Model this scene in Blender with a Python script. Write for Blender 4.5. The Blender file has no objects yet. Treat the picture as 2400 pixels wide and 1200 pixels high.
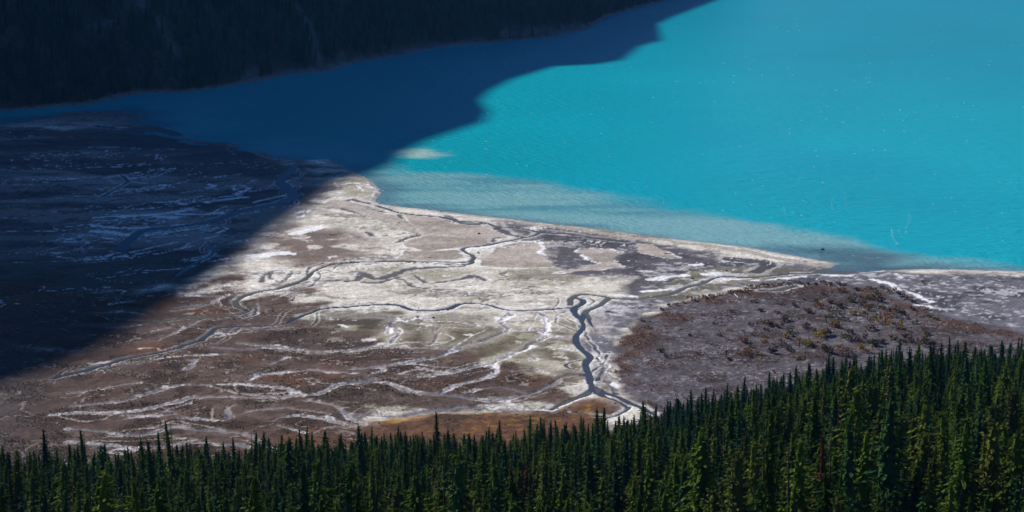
import bpy, math, random
import numpy as np

# ------------------------------------------------------------------ camera, sky, sun, exposure
SC = bpy.context.scene
COL = SC.collection
F_PX, H_CAM, PITCH = 4400.0, 240.0, math.radians(12.5)      # focal length in photograph pixels, metres above the lake
cam_d = bpy.data.cameras.new('camera')
cam = bpy.data.objects.new('camera', cam_d); COL.objects.link(cam)
cam.location = (0, 0, H_CAM); cam.rotation_euler = (math.pi/2 - PITCH, 0, 0)
cam_d.sensor_width = 36.0; cam_d.lens = 36.0*F_PX/2400.0
cam_d.clip_start = 1.0; cam_d.clip_end = 40000.0
SC.camera = cam

SUN_EL, SUN_AZ = math.radians(31.0), math.radians(-46.0)    # azimuth from +Y, clockwise
world = bpy.data.worlds.new('World'); SC.world = world; world.use_nodes = True
wn = world.node_tree
sky = wn.nodes.new('ShaderNodeTexSky'); sky.sky_type = 'NISHITA'; sky.sun_disc = False
sky.sun_elevation = SUN_EL; sky.sun_rotation = SUN_AZ
sky.altitude = 2100.0; sky.air_density = 1.0; sky.dust_density = 0.0; sky.ozone_density = 10.0
bg = wn.nodes['Background']; bg.inputs['Strength'].default_value = 0.068
wn.links.new(sky.outputs[0], bg.inputs['Color'])

sun_d = bpy.data.lights.new('sun', 'SUN'); sun_d.energy = 5.0; sun_d.angle = math.radians(0.53)
sun_d.color = (1.0, 0.95, 0.88)
sun = bpy.data.objects.new('sun', sun_d); COL.objects.link(sun)
SUN_DIR = np.array([math.sin(SUN_AZ)*math.cos(SUN_EL), math.cos(SUN_AZ)*math.cos(SUN_EL), math.sin(SUN_EL)])
from mathutils import Vector, Matrix
sun.rotation_euler = Vector(SUN_DIR).to_track_quat('Z', 'Y').to_euler()
sun.location = (0, 0, 900)

SC.view_settings.view_transform = 'Standard'; SC.view_settings.look = 'None'
SC.view_settings.exposure = 0.5; SC.view_settings.gamma = 1.0
SC.view_settings.use_curve_mapping = False
SC.cycles.max_bounces = 5; SC.cycles.diffuse_bounces = 2; SC.cycles.glossy_bounces = 2
SC.cycles.transmission_bounces = 2; SC.cycles.transparent_max_bounces = 4

HAZE = 1.8e-5
# ------------------------------------------------------------------ helpers
rng = np.random.default_rng(7)
random.seed(7)

def tag(o, label, cat, group=None, kind=None):
    o['label'] = label; o['category'] = cat
    if group: o['group'] = group
    if kind: o['kind'] = kind
    return o

def srgb(r, g, b):
    f = lambda c: c/12.92 if c <= 0.04045 else ((c+0.055)/1.055)**2.4
    return np.array([f(r/255), f(g/255), f(b/255)])

def mesh_np(name, V, F, mat=None, col=None, smooth=False, attrs=None):
    me = bpy.data.meshes.new(name)
    V = np.asarray(V, np.float32); F = np.asarray(F, np.int32)
    n = F.shape[1]
    me.vertices.add(len(V)); me.vertices.foreach_set('co', V.ravel())
    me.loops.add(F.size); me.loops.foreach_set('vertex_index', F.ravel())
    me.polygons.add(len(F)); me.polygons.foreach_set('loop_start', np.arange(0, F.size, n, dtype=np.int32))
    if smooth: me.polygons.foreach_set('use_smooth', np.ones(len(F), bool))
    me.update(calc_edges=True)
    if col is not None:
        a = me.attributes.new('albedo', 'FLOAT_COLOR', 'POINT')
        c4 = np.ones((len(V), 4), np.float32); c4[:, :3] = col; a.data.foreach_set('color', c4.ravel())
    for k, v in (attrs or {}).items():
        a = me.attributes.new(k, 'FLOAT', 'POINT'); a.data.foreach_set('value', np.asarray(v, np.float32).ravel())
    if mat: me.materials.append(mat)
    return me

def add(name, me, parent=None, loc=None):
    o = bpy.data.objects.new(name, me); COL.objects.link(o)
    if parent: o.parent = parent
    if loc is not None: o.location = loc
    return o

def grid_faces(R, C):
    i = np.arange(R*C).reshape(R, C)
    return np.stack([i[:-1, :-1], i[:-1, 1:], i[1:, 1:], i[1:, :-1]], -1).reshape(-1, 4)

def hash2(ix, iy, seed):
    h = (ix.astype(np.int64)*374761393 + iy.astype(np.int64)*668265263 + seed*982451653) & 0xffffffff
    h = ((h ^ (h >> 13))*1274126177) & 0xffffffff
    return ((h ^ (h >> 16)) & 0xffff)/65535.0

def vn(x, y, seed=0):
    ix, iy = np.floor(x), np.floor(y); fx, fy = x-ix, y-iy
    fx = fx*fx*fx*(fx*(fx*6-15)+10); fy = fy*fy*fy*(fy*(fy*6-15)+10)
    a, b = hash2(ix, iy, seed), hash2(ix+1, iy, seed)
    c, d = hash2(ix, iy+1, seed), hash2(ix+1, iy+1, seed)
    return (a+(b-a)*fx)*(1-fy) + (c+(d-c)*fx)*fy

def fbm(x, y, scale, octv=4, seed=0, gain=0.5):
    x = x/scale; y = y/scale; s = 0; a = 1; t = 0
    for k in range(octv):
        xr = x*0.8-y*0.6; yr = x*0.6+y*0.8
        s = s + a*vn(xr+17.3*k, yr-9.1*k, seed+k*13); t += a; a *= gain; x = xr*2.03; y = yr*2.03
    return s/t

def sst(a, b, x):
    t = np.clip((x-a)/(b-a), 0, 1); return t*t*(3-2*t)

CP, SP = math.cos(PITCH), math.sin(PITCH)
def px(u, v, z=0.6):
    """photograph pixel -> point on the level plane z that the pixel's line of sight meets"""
    a = (u-1200.0)/F_PX; b = -(v-600.0)/F_PX
    d = (a, CP + b*SP, -SP + b*CP)
    t = (z-H_CAM)/d[2]
    return (d[0]*t, d[1]*t)

def to_px(x, y, z):
    dz = z-H_CAM
    f = y*CP - dz*SP; up = y*SP + dz*CP
    return 1200 + F_PX*x/f, 600 - F_PX*up/f

def crop(x0, y0, k):
    return lambda *pts: [(x0+a*k, y0+b*k) for a, b in pts]
c2 = crop(800, 300, 1/3); c3 = crop(1500, 450, 1/3); c4 = crop(200, 400, 1/3)
c5 = crop(200, 750, .375); c6 = crop(800, 650, 1/3); c1 = crop(200, 0, 1/3)

def world_line(pts, z=0.6, sub=6):
    """traced pixels -> smooth polyline on the ground"""
    P = np.array([px(u, v, z) for u, v in pts])
    if len(P) < 3: return P
    out = []
    Q = np.vstack([2*P[0]-P[1], P, 2*P[-1]-P[-2]])
    for i in range(1, len(Q)-2):
        p0, p1, p2, p3 = Q[i-1:i+3]
        n = max(2, min(sub, int(np.hypot(*(p2-p1))/5)+1))
        for t in np.arange(n)/n:
            out.append(.5*((2*p1)+(-p0+p2)*t+(2*p0-5*p1+4*p2-p3)*t*t+(-p0+3*p1-3*p2+p3)*t**3))
    out.append(P[-1])
    return np.array(out)

# ------------------------------------------------------------------ node materials
def new_mat(name):
    m = bpy.data.materials.new(name); m.use_nodes = True
    nt = m.node_tree; b = nt.nodes['Principled BSDF']
    return m, nt, b

def nd(nt, kind, **kw):
    n = nt.nodes.new(kind)
    for k, v in kw.items(): setattr(n, k, v)
    return n

def noise(nt, vec, scale, detail=4, rough=.55):
    n = nd(nt, 'ShaderNodeTexNoise'); n.inputs['Scale'].default_value = scale
    n.inputs['Detail'].default_value = detail; n.inputs['Roughness'].default_value = rough
    nt.links.new(vec, n.inputs['Vector']); return n.outputs['Fac']

def maprange(nt, v, a, b, c, d):
    n = nd(nt, 'ShaderNodeMapRange'); nt.links.new(v, n.inputs['Value'])
    for k, x in zip(('From Min', 'From Max', 'To Min', 'To Max'), (a, b, c, d)): n.inputs[k].default_value = x
    return n.outputs['Result']

def math_n(nt, op, a, b):
    n = nd(nt, 'ShaderNodeMath', operation=op)
    for i, x in enumerate((a, b)):
        if isinstance(x, (int, float)): n.inputs[i].default_value = x
        else: nt.links.new(x, n.inputs[i])
    return n.outputs[0]

def mul_color(nt, col, fac):
    n = nd(nt, 'ShaderNodeVectorMath', operation='SCALE')
    nt.links.new(col, n.inputs[0]); nt.links.new(fac, n.inputs['Scale']); return n.outputs[0]

def ground_material(name, s1=0.7, s2=0.16, lo=.72, hi=1.28, bump=.35):
    m, nt, b = new_mat(name)
    at = nd(nt, 'ShaderNodeAttribute', attribute_name='albedo')
    wt = nd(nt, 'ShaderNodeAttribute', attribute_name='wet')
    pos = nd(nt, 'ShaderNodeNewGeometry').outputs['Position']
    n1 = noise(nt, pos, s1, 5); n2 = noise(nt, pos, s2, 4)
    f = math_n(nt, 'MULTIPLY', maprange(nt, n1, .3, .7, lo, hi), maprange(nt, n2, .3, .7, .85, 1.15))
    nt.links.new(mul_color(nt, at.outputs['Color'], f), b.inputs['Base Color'])
    nt.links.new(maprange(nt, wt.outputs['Fac'], 0, 1, .95, .42), b.inputs['Roughness'])
    nt.links.new(maprange(nt, wt.outputs['Fac'], 0, 1, .08, .4), b.inputs['Specular IOR Level'])
    bp = nd(nt, 'ShaderNodeBump'); bp.inputs['Strength'].default_value = bump; bp.inputs['Distance'].default_value = .25
    nt.links.new(n1, bp.inputs['Height']); nt.links.new(bp.outputs[0], b.inputs['Normal'])
    return m

M_DELTA = ground_material('delta_silt')
M_SLOPE = ground_material('mountain_soil', .25, .05, .6, 1.3, .6)
M_HILL = ground_material('forest_floor', .5, .1, .7, 1.3, .5)

def water_material(name, rough, spec, ripple, scale=1.0):
    m, nt, b = new_mat(name)
    at = nd(nt, 'ShaderNodeAttribute', attribute_name='albedo')
    pos = nd(nt, 'ShaderNodeNewGeometry').outputs['Position']
    mp = nd(nt, 'ShaderNodeMapping'); nt.links.new(pos, mp.inputs['Vector'])
    mp.vector_type = 'TEXTURE'; mp.inputs['Rotation'].default_value = (0, 0, math.radians(-50)); mp.inputs['Scale'].default_value = (16/scale, 4.5/scale, 4)
    n1 = noise(nt, mp.outputs[0], 1.0, 3, .6); n2 = noise(nt, mp.outputs[0], 3.1, 2, .6)
    h = math_n(nt, 'ADD', n1, math_n(nt, 'MULTIPLY', n2, .4))
    n3 = noise(nt, pos, .006, 3)
    f = maprange(nt, n3, .3, .7, .95, 1.05)
    nt.links.new(mul_color(nt, at.outputs['Color'], f), b.inputs['Base Color'])
    b.inputs['Roughness'].default_value = rough; b.inputs['IOR'].default_value = 1.33
    b.inputs['Specular IOR Level'].default_value = spec
    bp = nd(nt, 'ShaderNodeBump'); bp.inputs['Strength'].default_value = ripple; bp.inputs['Distance'].default_value = 2.4
    nt.links.new(maprange(nt, noise(nt, pos, .012, 3), .35, .65, .6*ripple, ripple), bp.inputs['Strength'])
    nt.links.new(h, bp.inputs['Height']); nt.links.new(bp.outputs[0], b.inputs['Normal'])
    return m

M_LAKE = water_material('glacial_lake_water', .25, .03, 1.0)
M_STREAM = water_material('stream_water', .25, .15, .3, 2.0)

def plain_material(name, c, var=.3, scale=6.0, rough=.9, transl=0.0, obj_var=0.0, spec=.15, hue2=None):
    m, nt, b = new_mat(name)
    tc = nd(nt, 'ShaderNodeTexCoord').outputs['Object']
    n1 = noise(nt, tc, scale, 3)
    base = nd(nt, 'ShaderNodeMix', data_type='RGBA')
    base.inputs[6].default_value = (*c, 1); base.inputs[7].default_value = (*(hue2 if hue2 is not None else c), 1)
    oi = nd(nt, 'ShaderNodeObjectInfo').outputs['Random']
    nt.links.new(oi, base.inputs[0])
    f = maprange(nt, n1, .3, .7, 1-var, 1+var)
    if obj_var:
        w = nd(nt, 'ShaderNodeMath', operation='FRACT'); nt.links.new(math_n(nt, 'MULTIPLY', oi, 7.31), w.inputs[0])
        f = math_n(nt, 'MULTIPLY', f, maprange(nt, w.outputs[0], 0, 1, 1-obj_var, 1+obj_var))
    colr = mul_color(nt, base.outputs[2], f)
    nt.links.new(colr, b.inputs['Base Color']); b.inputs['Roughness'].default_value = rough
    b.inputs['Specular IOR Level'].default_value = spec
    if transl:
        tr = nd(nt, 'ShaderNodeBsdfTranslucent'); nt.links.new(colr, tr.inputs['Color'])
        mx = nd(nt, 'ShaderNodeMixShader'); mx.inputs[0].default_value = transl
        nt.links.new(b.outputs[0], mx.inputs[1]); nt.links.new(tr.outputs[0], mx.inputs[2])
        nt.links.new(mx.outputs[0], nt.nodes['Material Output'].inputs['Surface'])
    return m

M_NEEDLE = plain_material('spruce_needles', (.036, .085, .010), .25, .8, .8, .3, .4, .04, (.092, .126, .014))
M_NEEDLE_BLUE = plain_material('blue_green_needles', (.018, .052, .02), .25, .8, .8, .15, .35, .04, (.03, .075, .02))
M_NEEDLE_RED = plain_material('rusty_needles', (.12, .042, .02), .3, 1.2, .8, .2, .2, .1)
M_NEEDLE_OLIVE = plain_material('olive_needles', (.065, .08, .018), .25, .8, .8, .2, .25, .04, (.09, .1, .018))
M_BARK = plain_material('conifer_bark', (.055, .042, .034), .4, 3.0)
M_WOOD = plain_material('bleached_driftwood', (.42, .40, .37), .25, 2.0, .9, 0, .25)
M_WOODDARK = plain_material('wet_driftwood', (.05, .042, .036), .3, 2.0)
M_ROCK = plain_material('grey_rock', (.1, .1, .11), .35, 1.0)
M_FOAM_GLINT = plain_material('foam_and_glint', (.72, .78, .8), .1, 1.0)  # white of the foam lines and of the painted glint flecks
M_SHRUB = {
 'brown': plain_material('brown_willow', (.15, .10, .078), .35, 1.5, .9, .15, .3),
 'yellow': plain_material('yellow_willow', (.26, .16, .022), .35, 1.5, .9, .3, .25),
 'orange': plain_material('rust_willow', (.19, .09, .03), .35, 1.5, .9, .25, .25),
 'olive': plain_material('olive_willow', (.12, .118, .045), .35, 1.5, .9, .2, .3),
}

# ------------------------------------------------------------------ delta: traced outlines and channels
SHORE = [(-300, 300), (218, 262), (300, 258), (345, 264), (380, 277), (400, 300), (430, 320), (435, 334), (473, 337), (520, 338), (567, 343),
         (600, 358), (640, 370), (700, 376), (767, 372), (815, 396), (850, 412), (872, 425), (886, 440), (892, 455), (880, 470), (888, 478),
         (920, 482), (960, 487), (1020, 493), (1080, 501), (1130, 506), (1160, 510), (1180, 512), (1250, 520), (1350, 530), (1450, 543), (1500, 550), (1580, 560),
         (1700, 573), (1780, 584), (1850, 598), (1920, 610), (1966, 618), (1950, 626), (1915, 640), (1985, 642), (2030, 638), (2070, 633), (2110, 632), (2181, 630), (2320, 634), (2700, 640)]
RIVERS = [  # (pixels, half width in metres)
 (c6((1775,775),(1745,700),(1720,610),(1745,560),(1690,500),(1650,450),(1668,400),(1702,350),(1685,295),(1638,250),(1645,212),(1695,185),(1690,155),(1640,140)), 1.35),
 (c6((1612,195),(1618,155),(1675,122),(1780,122),(1880,142),(2000,150),(2100,146)) + c3((120,733),(230,713),(330,670),(430,640),(500,610),(600,590),(760,598),(900,588),(1050,570),(1180,572),(1300,552),(1420,560),(1520,555)), 1.5),
 (c6((1690,300),(1722,240),(1800,205),(1850,172),(1880,146)), 1.2),
 (c6((1770,770),(1850,812),(1950,842),(2040,890),(2110,915),(2200,960)), 1.3),
 (c6((1770,775),(1730,812),(1650,852),(1550,893),(1480,922)), 1.0),
 (c5((-200,360),(50,300),(180,260),(300,230),(440,205),(550,180),(640,150),(720,125)) + c4((800,1195),(880,1140),(950,1102),(1080,1096),(1200,1095),(1330,1085),(1430,1068),(1500,1030),(1600,990),(1700,970),(1900,955)) + c6((0,212),(200,195),(330,188),(420,200),(500,228),(640,235),(770,215),(820,187),(920,178),(1020,190),(1110,215),(1200,232),(1350,230),(1500,222),(1640,212)), 1.25),
 (c4((240,1040),(380,1045),(520,1055),(650,1045),(720,1025),(850,1030),(1000,1015),(1110,1000),(1160,972),(1115,975),(1058,940),(1080,900),(1150,870),(1240,845),(1350,830),(1450,800),(1540,765),(1590,720),(1650,685),(1750,655),(1900,645)) + c2((0,945),(150,940),(300,935),(500,935),(750,942),(900,937),(935,905),(885,872),(848,855),(880,836),(1000,825),(1080,810),(1180,790),(1300,765),(1400,735)), 1.35),
 (c4((1460,-40),(1440,0),(1372,60),(1400,110),(1470,168),(1440,200),(1300,240),(1100,282),(980,322),(850,362),(650,392),(450,412),(350,452),(240,560)), 3.6),
 (c4((860,500),(900,560),(880,600),(760,650),(640,740)), 1.2),
 (c2((250,540),(400,590),(550,610),(720,625),(830,650),(1000,660),(1100,690),(1250,700),(1350,720),(1500,742)), 1.6),
 (c3((860,690),(930,692),(1010,680),(1090,660)), 2.2),
 (c6((1640,950),(1880,985),(1960,960),(2030,915)), .7),
 (c1((60,1035),(300,1040),(430,1055),(600,1045)), 2.0), (c1((60,880),(200,900),(420,905),(560,915),(650,950)), 2.5),
 (c4((120,180),(230,120),(300,70),(250,30)), 1.0), (c4((60,250),(200,205),(420,190),(620,165),(900,130)), 1.2),
]
MUDS = [
 (c2((-30,1068),(100,1070),(150,1020),(230,1060),(330,1045),(420,1010),(490,990),(700,975),(850,970),(930,940)), 1.7),
 (c2((150,1085),(250,1090),(400,1050)), 1.4), (c2((510,1040),(550,1065),(600,1085)), .8), (c2((420,1060),(490,1110),(600,1125),(760,1135)), .8),
 (c2((690,1085),(850,1062),(930,1040),(1010,1070)), 1.6), (c2((0,520),(80,500),(200,530),(130,515)), 1.4),
 (c2((1300,765),(1200,750),(1100,700)), 3.0), (c2((740,625),(830,660),(960,670)), 4.0), (c2((1400,720),(1600,745),(1800,772),(2000,792)), 3.0),
 (c2((410,800),(440,790),(470,770),(560,740),(480,710),(300,650),(150,610),(20,570)), 1.6), (c2((180,725),(240,760),(330,755)), .8),
 (c2((1080,800),(1075,775),(1110,770)), 1.4), (c2((170,580),(220,570),(300,590)), 1.3), (c2((400,605),(430,640)), .8),
 (c3((650,470),(760,480),(900,500),(820,560)), 5.0), (c2((-200,1075),(-30,1068)), 1.2),
 (c4((1240,780),(1280,722),(1345,702),(1450,712),(1440,742),(1380,785),(1310,750),(1312,712)), 1.1),
]
WASHES = [
 (c6((-40,522),(0,520),(150,500),(300,490),(500,492),(700,500),(850,480),(1000,440),(1100,402),(1185,368),(1125,322),(1135,300),(1200,262)), 1.6),
 (c6((1395,245),(1450,300),(1452,350),(1420,390),(1440,420),(1350,460),(1250,520),(1150,560),(1050,600),(900,640),(700,680),(560,702)), 1.4),
 (c6((830,500),(740,535),(600,570),(450,600),(300,625),(80,640)), 1.5), (c6((1060,608),(1092,658),(1070,692),(950,730),(800,765),(690,808)), 1.3),
 (c5((1800,370),(1650,390),(1570,410),(1500,450),(1430,462),(1350,465),(1150,480),(950,475),(760,475),(640,490),(530,520),(400,550),(250,570),(50,578),(-200,590)), 1.4),
 (c6((100,735),(220,715)), 1.2),
 (c6((60,740),(200,738),(330,745),(450,790),(600,815),(750,825),(1000,860),(1150,855),(1320,815),(1470,760),(1560,700),(1700,685)), 1.5),
 (c6((860,805),(1050,770),(1200,785),(1310,815)), .7), (c6((1140,855),(1200,900),(1260,915)), .8), (c6((1500,690),(1350,650),(1200,660)), .8),
 (c6((120,280),(240,270),(400,285),(650,285),(950,295),(1080,305)), 1.0), (c6((440,310),(560,330),(800,350),(1000,345)), .6),
 (c6((380,300),(350,340),(330,400)), .9), (c6((370,340),(412,390),(350,460)), .8), (c6((1190,365),(1350,370),(1420,360),(1640,380)), .8), (c6((1460,415),(1640,425)), .8),
 (c6((-60,900),(0,930),(60,985),(110,1000),(165,1042)), 1.5),
 (c6((1480,922),(1300,930),(1200,936),(1000,905),(800,915),(600,935),(440,970),(250,970),(110,960),(40,955)), 1.5),
 (c6((1760,780),(1720,830),(1600,865),(1480,930)), 1.2),
 (c6((740,350),(650,372),(682,420),(640,460),(600,480)), .8), (c6((540,640),(680,660),(840,650)), 1.2), (c6((420,680),(480,660),(560,645)), .7),
 (c6((290,630),(300,655),(240,670)), .8), (c6((430,600),(620,620),(800,635)), .8),
 (c6((1320,545),(1380,580)), 1.2), (c6((1730,260),(1760,320),(1810,385)), 1.2), (c6((1850,700),(1900,760),(1940,820)), 1.6), (c6((1790,560),(1860,630),(1800,720)), 1.0),
 (c6((1780,800),(1850,840),(1960,880),(2020,920)), 1.4),
 (c5((-100,450),(50,435),(200,405),(330,390)), 1.0),
 (c5((-100,535),(50,525),(200,510),(300,485),(430,450),(520,420),(640,405),(780,405),(900,400),(1100,410),(1250,430),(1330,447)), 1.2),
 (c5((190,625),(320,605),(430,600)), .8), (c5((480,590),(560,583)), .6), (c5((600,607),(760,620),(860,625),(912,592),(880,555),(922,530)), 1.0),
 (c5((-100,680),(50,690),(150,700),(300,715),(450,695),(540,670),(700,685),(880,690),(1010,715),(1110,765),(1230,840)), 1.3),
 (c5((-100,760),(50,775),(150,780),(280,805),(420,795),(540,785),(640,770),(850,770),(980,775),(1050,805)), 1.3),
 (c5((80,810),(250,830),(330,800)), 1.0), (c5((-100,890),(50,875),(150,850)), 1.0),
 (c5((1000,575),(1100,550),(1250,545),(1400,560),(1530,590)), .9), (c5((1170,625),(1230,600),(1310,592)), .7), (c5((1350,590),(1420,605),(1550,630),(1680,660)), .9),
 (c5((1390,500),(1520,525),(1640,580),(1695,600)), 1.4), (c5((1640,585),(1660,610),(1720,650)), 1.2), (c5((1500,605),(1570,625),(1640,650)), .7),
 (c5((970,145),(1150,160),(1300,180),(1450,195),(1650,195),(1867,165)), 1.2), (c5((780,170),(950,175),(1200,180)), .8), (c5((400,240),(640,225),(880,208)), .7),
 (c5((1020,375),(1070,350),(1250,330),(1430,310),(1560,320),(1700,328)), 1.0), (c5((1660,305),(1800,290),(1867,290)), .7), (c5((1200,660),(1280,685),(1380,700)), .6),
 (c5((540,745),(620,740)), .7), (c5((630,310),(660,280),(690,250)), 1.0), (c5((1150,275),(1270,235)), .7),
 (c4((600,985),(850,945),(950,895),(1000,870)), .9), (c4((700,880),(1000,880)), .6), (c4((400,1145),(550,1110),(600,1105)), .8), (c4((620,1140),(720,1090),(800,1045)), 1.0),
 (c4((500,1195),(560,1165),(640,1135)), .7), (c4((1310,910),(1400,870),(1500,830),(1700,790)), 1.0), (c4((1080,1108),(1050,1140),(880,1172)), .9), (c4((1120,1035),(1200,1000),(1210,960),(1200,930)), 1.2),
 (c4((1950,980),(1850,1000),(1700,1040)), .7), (c4((150,1110),(300,1090),(390,1085)), .8), (c4((60,1000),(250,990),(400,1010)), .7), (c4((180,935),(330,915)), .8),
 (c4((60,860),(200,840)), .6), (c4((400,840),(560,810)), .6), (c4((1000,505),(1190,488)), .7), (c4((640,960),(800,940)), .6), (c4((780,850),(1050,800)), .6),
]
WHITES = [
 (c4((60,330),(250,320),(380,312),(560,300),(750,270)), 2.6), (c4((60,385),(180,400),(350,405),(420,400)), 3.4), (c4((60,425),(150,432),(300,455)), 4.0), (c4((250,325),(380,315)), 4.0),
 (c4((450,320),(620,328)), 4.0), (c4((650,300),(800,305),(950,298)), 2.6), (c4((500,222),(600,225),(700,238)), 2.6), (c4((840,222),(1000,200),(1150,185)), 2.8), (c4((1050,165),(1130,140),(1160,120)), 2.6),
 (c4((860,90),(900,115),(850,120)), 2.0), (c4((900,350),(975,330)), 2.0), (c4((1200,225),(1250,205),(1420,170)), 2.0), (c4((930,440),(1000,405),(930,400),(780,410)), 1.0), (c4((850,480),(930,460)), .8), (c4((620,385),(760,380),(880,378)), 1.6),
 (c4((340,270),(480,262)), 1.6), (c4((60,350),(230,350)), 1.6), (c4((130,475),(180,475)), 1.8), (c4((1000,110),(1110,105)), 2.2), (c4((1100,150),(1060,175),(940,185)), 1.6),
 (c1((510,850),(600,900),(690,960)), 1.6), (c1((820,1012),(960,1020),(1050,1090)), 1.2), (c1((1100,1032),(1200,1078)), 1.6), (c1((1480,1120),(1560,1100)), 3.5), (c1((1560,1120),(1700,1150)), 2.0),
 (c1((430,732),(560,760),(620,798)), 1.0),
 (c3((1620,612),(1700,630),(1780,655)), 2.6), (c3((1780,670),(1900,710),(2040,770)), 1.8), (c3((1950,795),(2040,810)), 2.4), (c3((1560,560),(1700,548)), 1.4), (c3((1800,570),(1840,600)), 1.2), (c3((610,612),(770,605)), 2.4), (c3((790,622),(1000,608),(1160,596)), 1.6),
 (c3((360,515),(430,508)), 3.0), (c3((350,632),(500,606)), 1.8), (c3((20,700),(220,680)), 2.4), (c3((1300,585),(1480,580)), 3.0), (c3((80,620),(320,580)), 4.0), (c3((460,580),(560,575)), 3.0), (c3((0,550),(60,552)), 2.0),
 (c6((1090,285),(1130,300),(1200,270)), 1.6), (c6((1400,380),(1440,400),(1460,330),(1420,280)), 1.6), (c6((1200,535),(1270,515),(1350,480)), 1.6), (c6((740,540),(800,505)), 1.4), (c6((1060,620),(1095,660),(1000,715)), 1.1), (c6((720,790),(790,765)), 1.2),
 (c6((150,438),(240,438)), 1.3), (c6((-80,665),(110,665)), 1.2), (c6((1320,188),(1390,185)), 1.4), (c6((1890,128),(2060,132)), 1.8), (c6((330,350),(345,385)), .9), (c6((870,402),(910,402)), 1.2),
 (c6((270,468),(330,464)), 1.0), (c6((1200,930),(1480,930),(1560,900),(1700,850),(1800,822),(1870,845)), 1.3), (c6((1910,770),(1900,745)), 1.4),
 (c2((860,880),(920,850),(1060,830)), 2.0), (c2((650,945),(880,930)), 2.0), (c2((1400,880),(1420,830),(1390,800),(1240,795)), 1.6), (c2((1640,870),(1700,845),(1900,850)), 1.0), (c2((1680,895),(1810,950)), .8), (c2((620,600),(720,622)), 1.4), (c2((760,640),(810,670)), 1.4), (c2((20,390),(180,395),(260,450)), 1.6), (c2((210,500),(250,540)), 1.4),
 (c4((1500,290),(1560,280),(1520,330),(1495,320)), 1.0), (c4((1180,600),(1420,580)), 5.0), (c4((1480,440),(1640,400)), 5.0),
 (c5((700,130),(760,95),(850,80)), 1.2), (c5((840,95),(940,78)), 1.2), (c5((340,180),(440,178),(470,195)), 1.2), (c5((500,530),(540,520)), 1.3), (c5((1300,440),(1335,448)), 1.4), (c5((500,420),(545,415)), 1.6), (c5((1020,375),(1070,352)), 1.4), (c5((210,570),(260,565)), 1.2),
 (c5((200,805),(340,800)), 1.4), (c5((1590,30),(1650,45)), 1.8), (c5((1730,125),(1820,125)), 1.4), (c5((80,265),(180,255)), 1.2), (c5((920,405),(1020,412)), 1.4),
]
BEACHES = [
 (c2((290,540),(400,548),(500,562),(640,578),(750,592),(900,612),(1040,628)), 2.6),
 (c2((1075,650),(1150,640),(1250,655),(1400,682),(1700,722),(2100,778)) + c3((130,330),(280,360),(420,370),(600,395),(760,420),(900,455),(1050,480),(1200,505),(1340,515),(1400,512)), 3.4),
 (c2((-30,520),(100,560),(200,600),(330,640),(450,690),(560,735)), 6.0),
]
ZONES = {
 'flat': [(-400, 300), (420, 300), (640, 370), (760, 400), (790, 440), (600, 600), (330, 700), (-400, 760)],
 'brown': [(-400, 640), (420, 690), (540, 650), (620, 690), (715, 680), (700, 735), (800, 770), (860, 790), (1000, 815), (1180, 850), (1300, 890), (1385, 912), (1300, 946), (1100, 958), (900, 968), (850, 1000), (1480, 1010), (1480, 1300), (-400, 1300)],
 'olive': [(700, 735), (850, 728), (1000, 735), (1200, 762), (1340, 755), (1355, 850), (1390, 905), (1250, 905), (1000, 860), (800, 800)],
 'red': [(640, 570), (700, 532), (800, 545), (850, 590), (790, 622), (700, 620), (660, 605)],
 'sand': [[(945, 500), (1010, 502), (1060, 515), (1120, 525), (1150, 538), (1195, 548), (1190, 558), (1160, 562), (1155, 575), (1080, 580), (1000, 588), (950, 577), (945, 565), (990, 555), (985, 540), (960, 520)],
          [(1130, 605), (1180, 575), (1230, 565), (1270, 570), (1265, 585), (1275, 600), (1300, 615), (1290, 625), (1200, 628), (1125, 625)],
          [(1350, 590), (1375, 583), (1430, 583), (1455, 595), (1435, 605), (1440, 615), (1460, 625), (1400, 632), (1300, 640), (1400, 620), (1395, 610), (1370, 603)],
          [(1490, 570), (1530, 573), (1590, 605), (1560, 606), (1500, 590)],
          [(950, 588), (1080, 586), (1090, 605), (1000, 612), (930, 608)], [(835, 433), (870, 440), (882, 448), (860, 448)], [(832, 470), (870, 458), (880, 465), (868, 478)]],
 'mud': [(1180, 520), (1260, 528), (1400, 545), (1550, 570), (1700, 605), (1800, 645), (1600, 690), (1480, 692), (1440, 650), (1300, 640), (1270, 600), (1280, 570), (1200, 556)],
 'bare': [(1700, 605), (1950, 625), (2181, 640), (2600, 650), (2600, 900), (2181, 760), (2000, 675), (1780, 665), (1600, 700), (1500, 735), (1450, 790), (1440, 890), (1400, 905), (1370, 800), (1385, 720), (1480, 700), (1600, 680)],
 'shallows': [(1540, 672), (1600, 640), (1680, 624), (1780, 628), (1900, 632), (1965, 634), (1905, 646), (1780, 652), (1690, 676), (1610, 698), (1500, 706)],
 'crust': [(1385, 715), (1470, 702), (1520, 715), (1480, 745), (1430, 785), (1405, 760)],
 'fan': [(1455, 790), (1520, 738), (1640, 695), (1780, 670), (1950, 662), (2050, 672), (2181, 735), (2600, 820), (2600, 1300), (1520, 1300), (1500, 955), (1452, 900), (1435, 850)],
 'meadow': [(870, 990), (930, 975), (1080, 966), (1200, 962), (1320, 950), (1400, 932), (1460, 942), (1472, 958), (1420, 985), (1380, 1120), (900, 1120), (840, 1015)],
 'yellow': [(880, 992), (930, 972), (1000, 975), (930, 990)],
}

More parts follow.
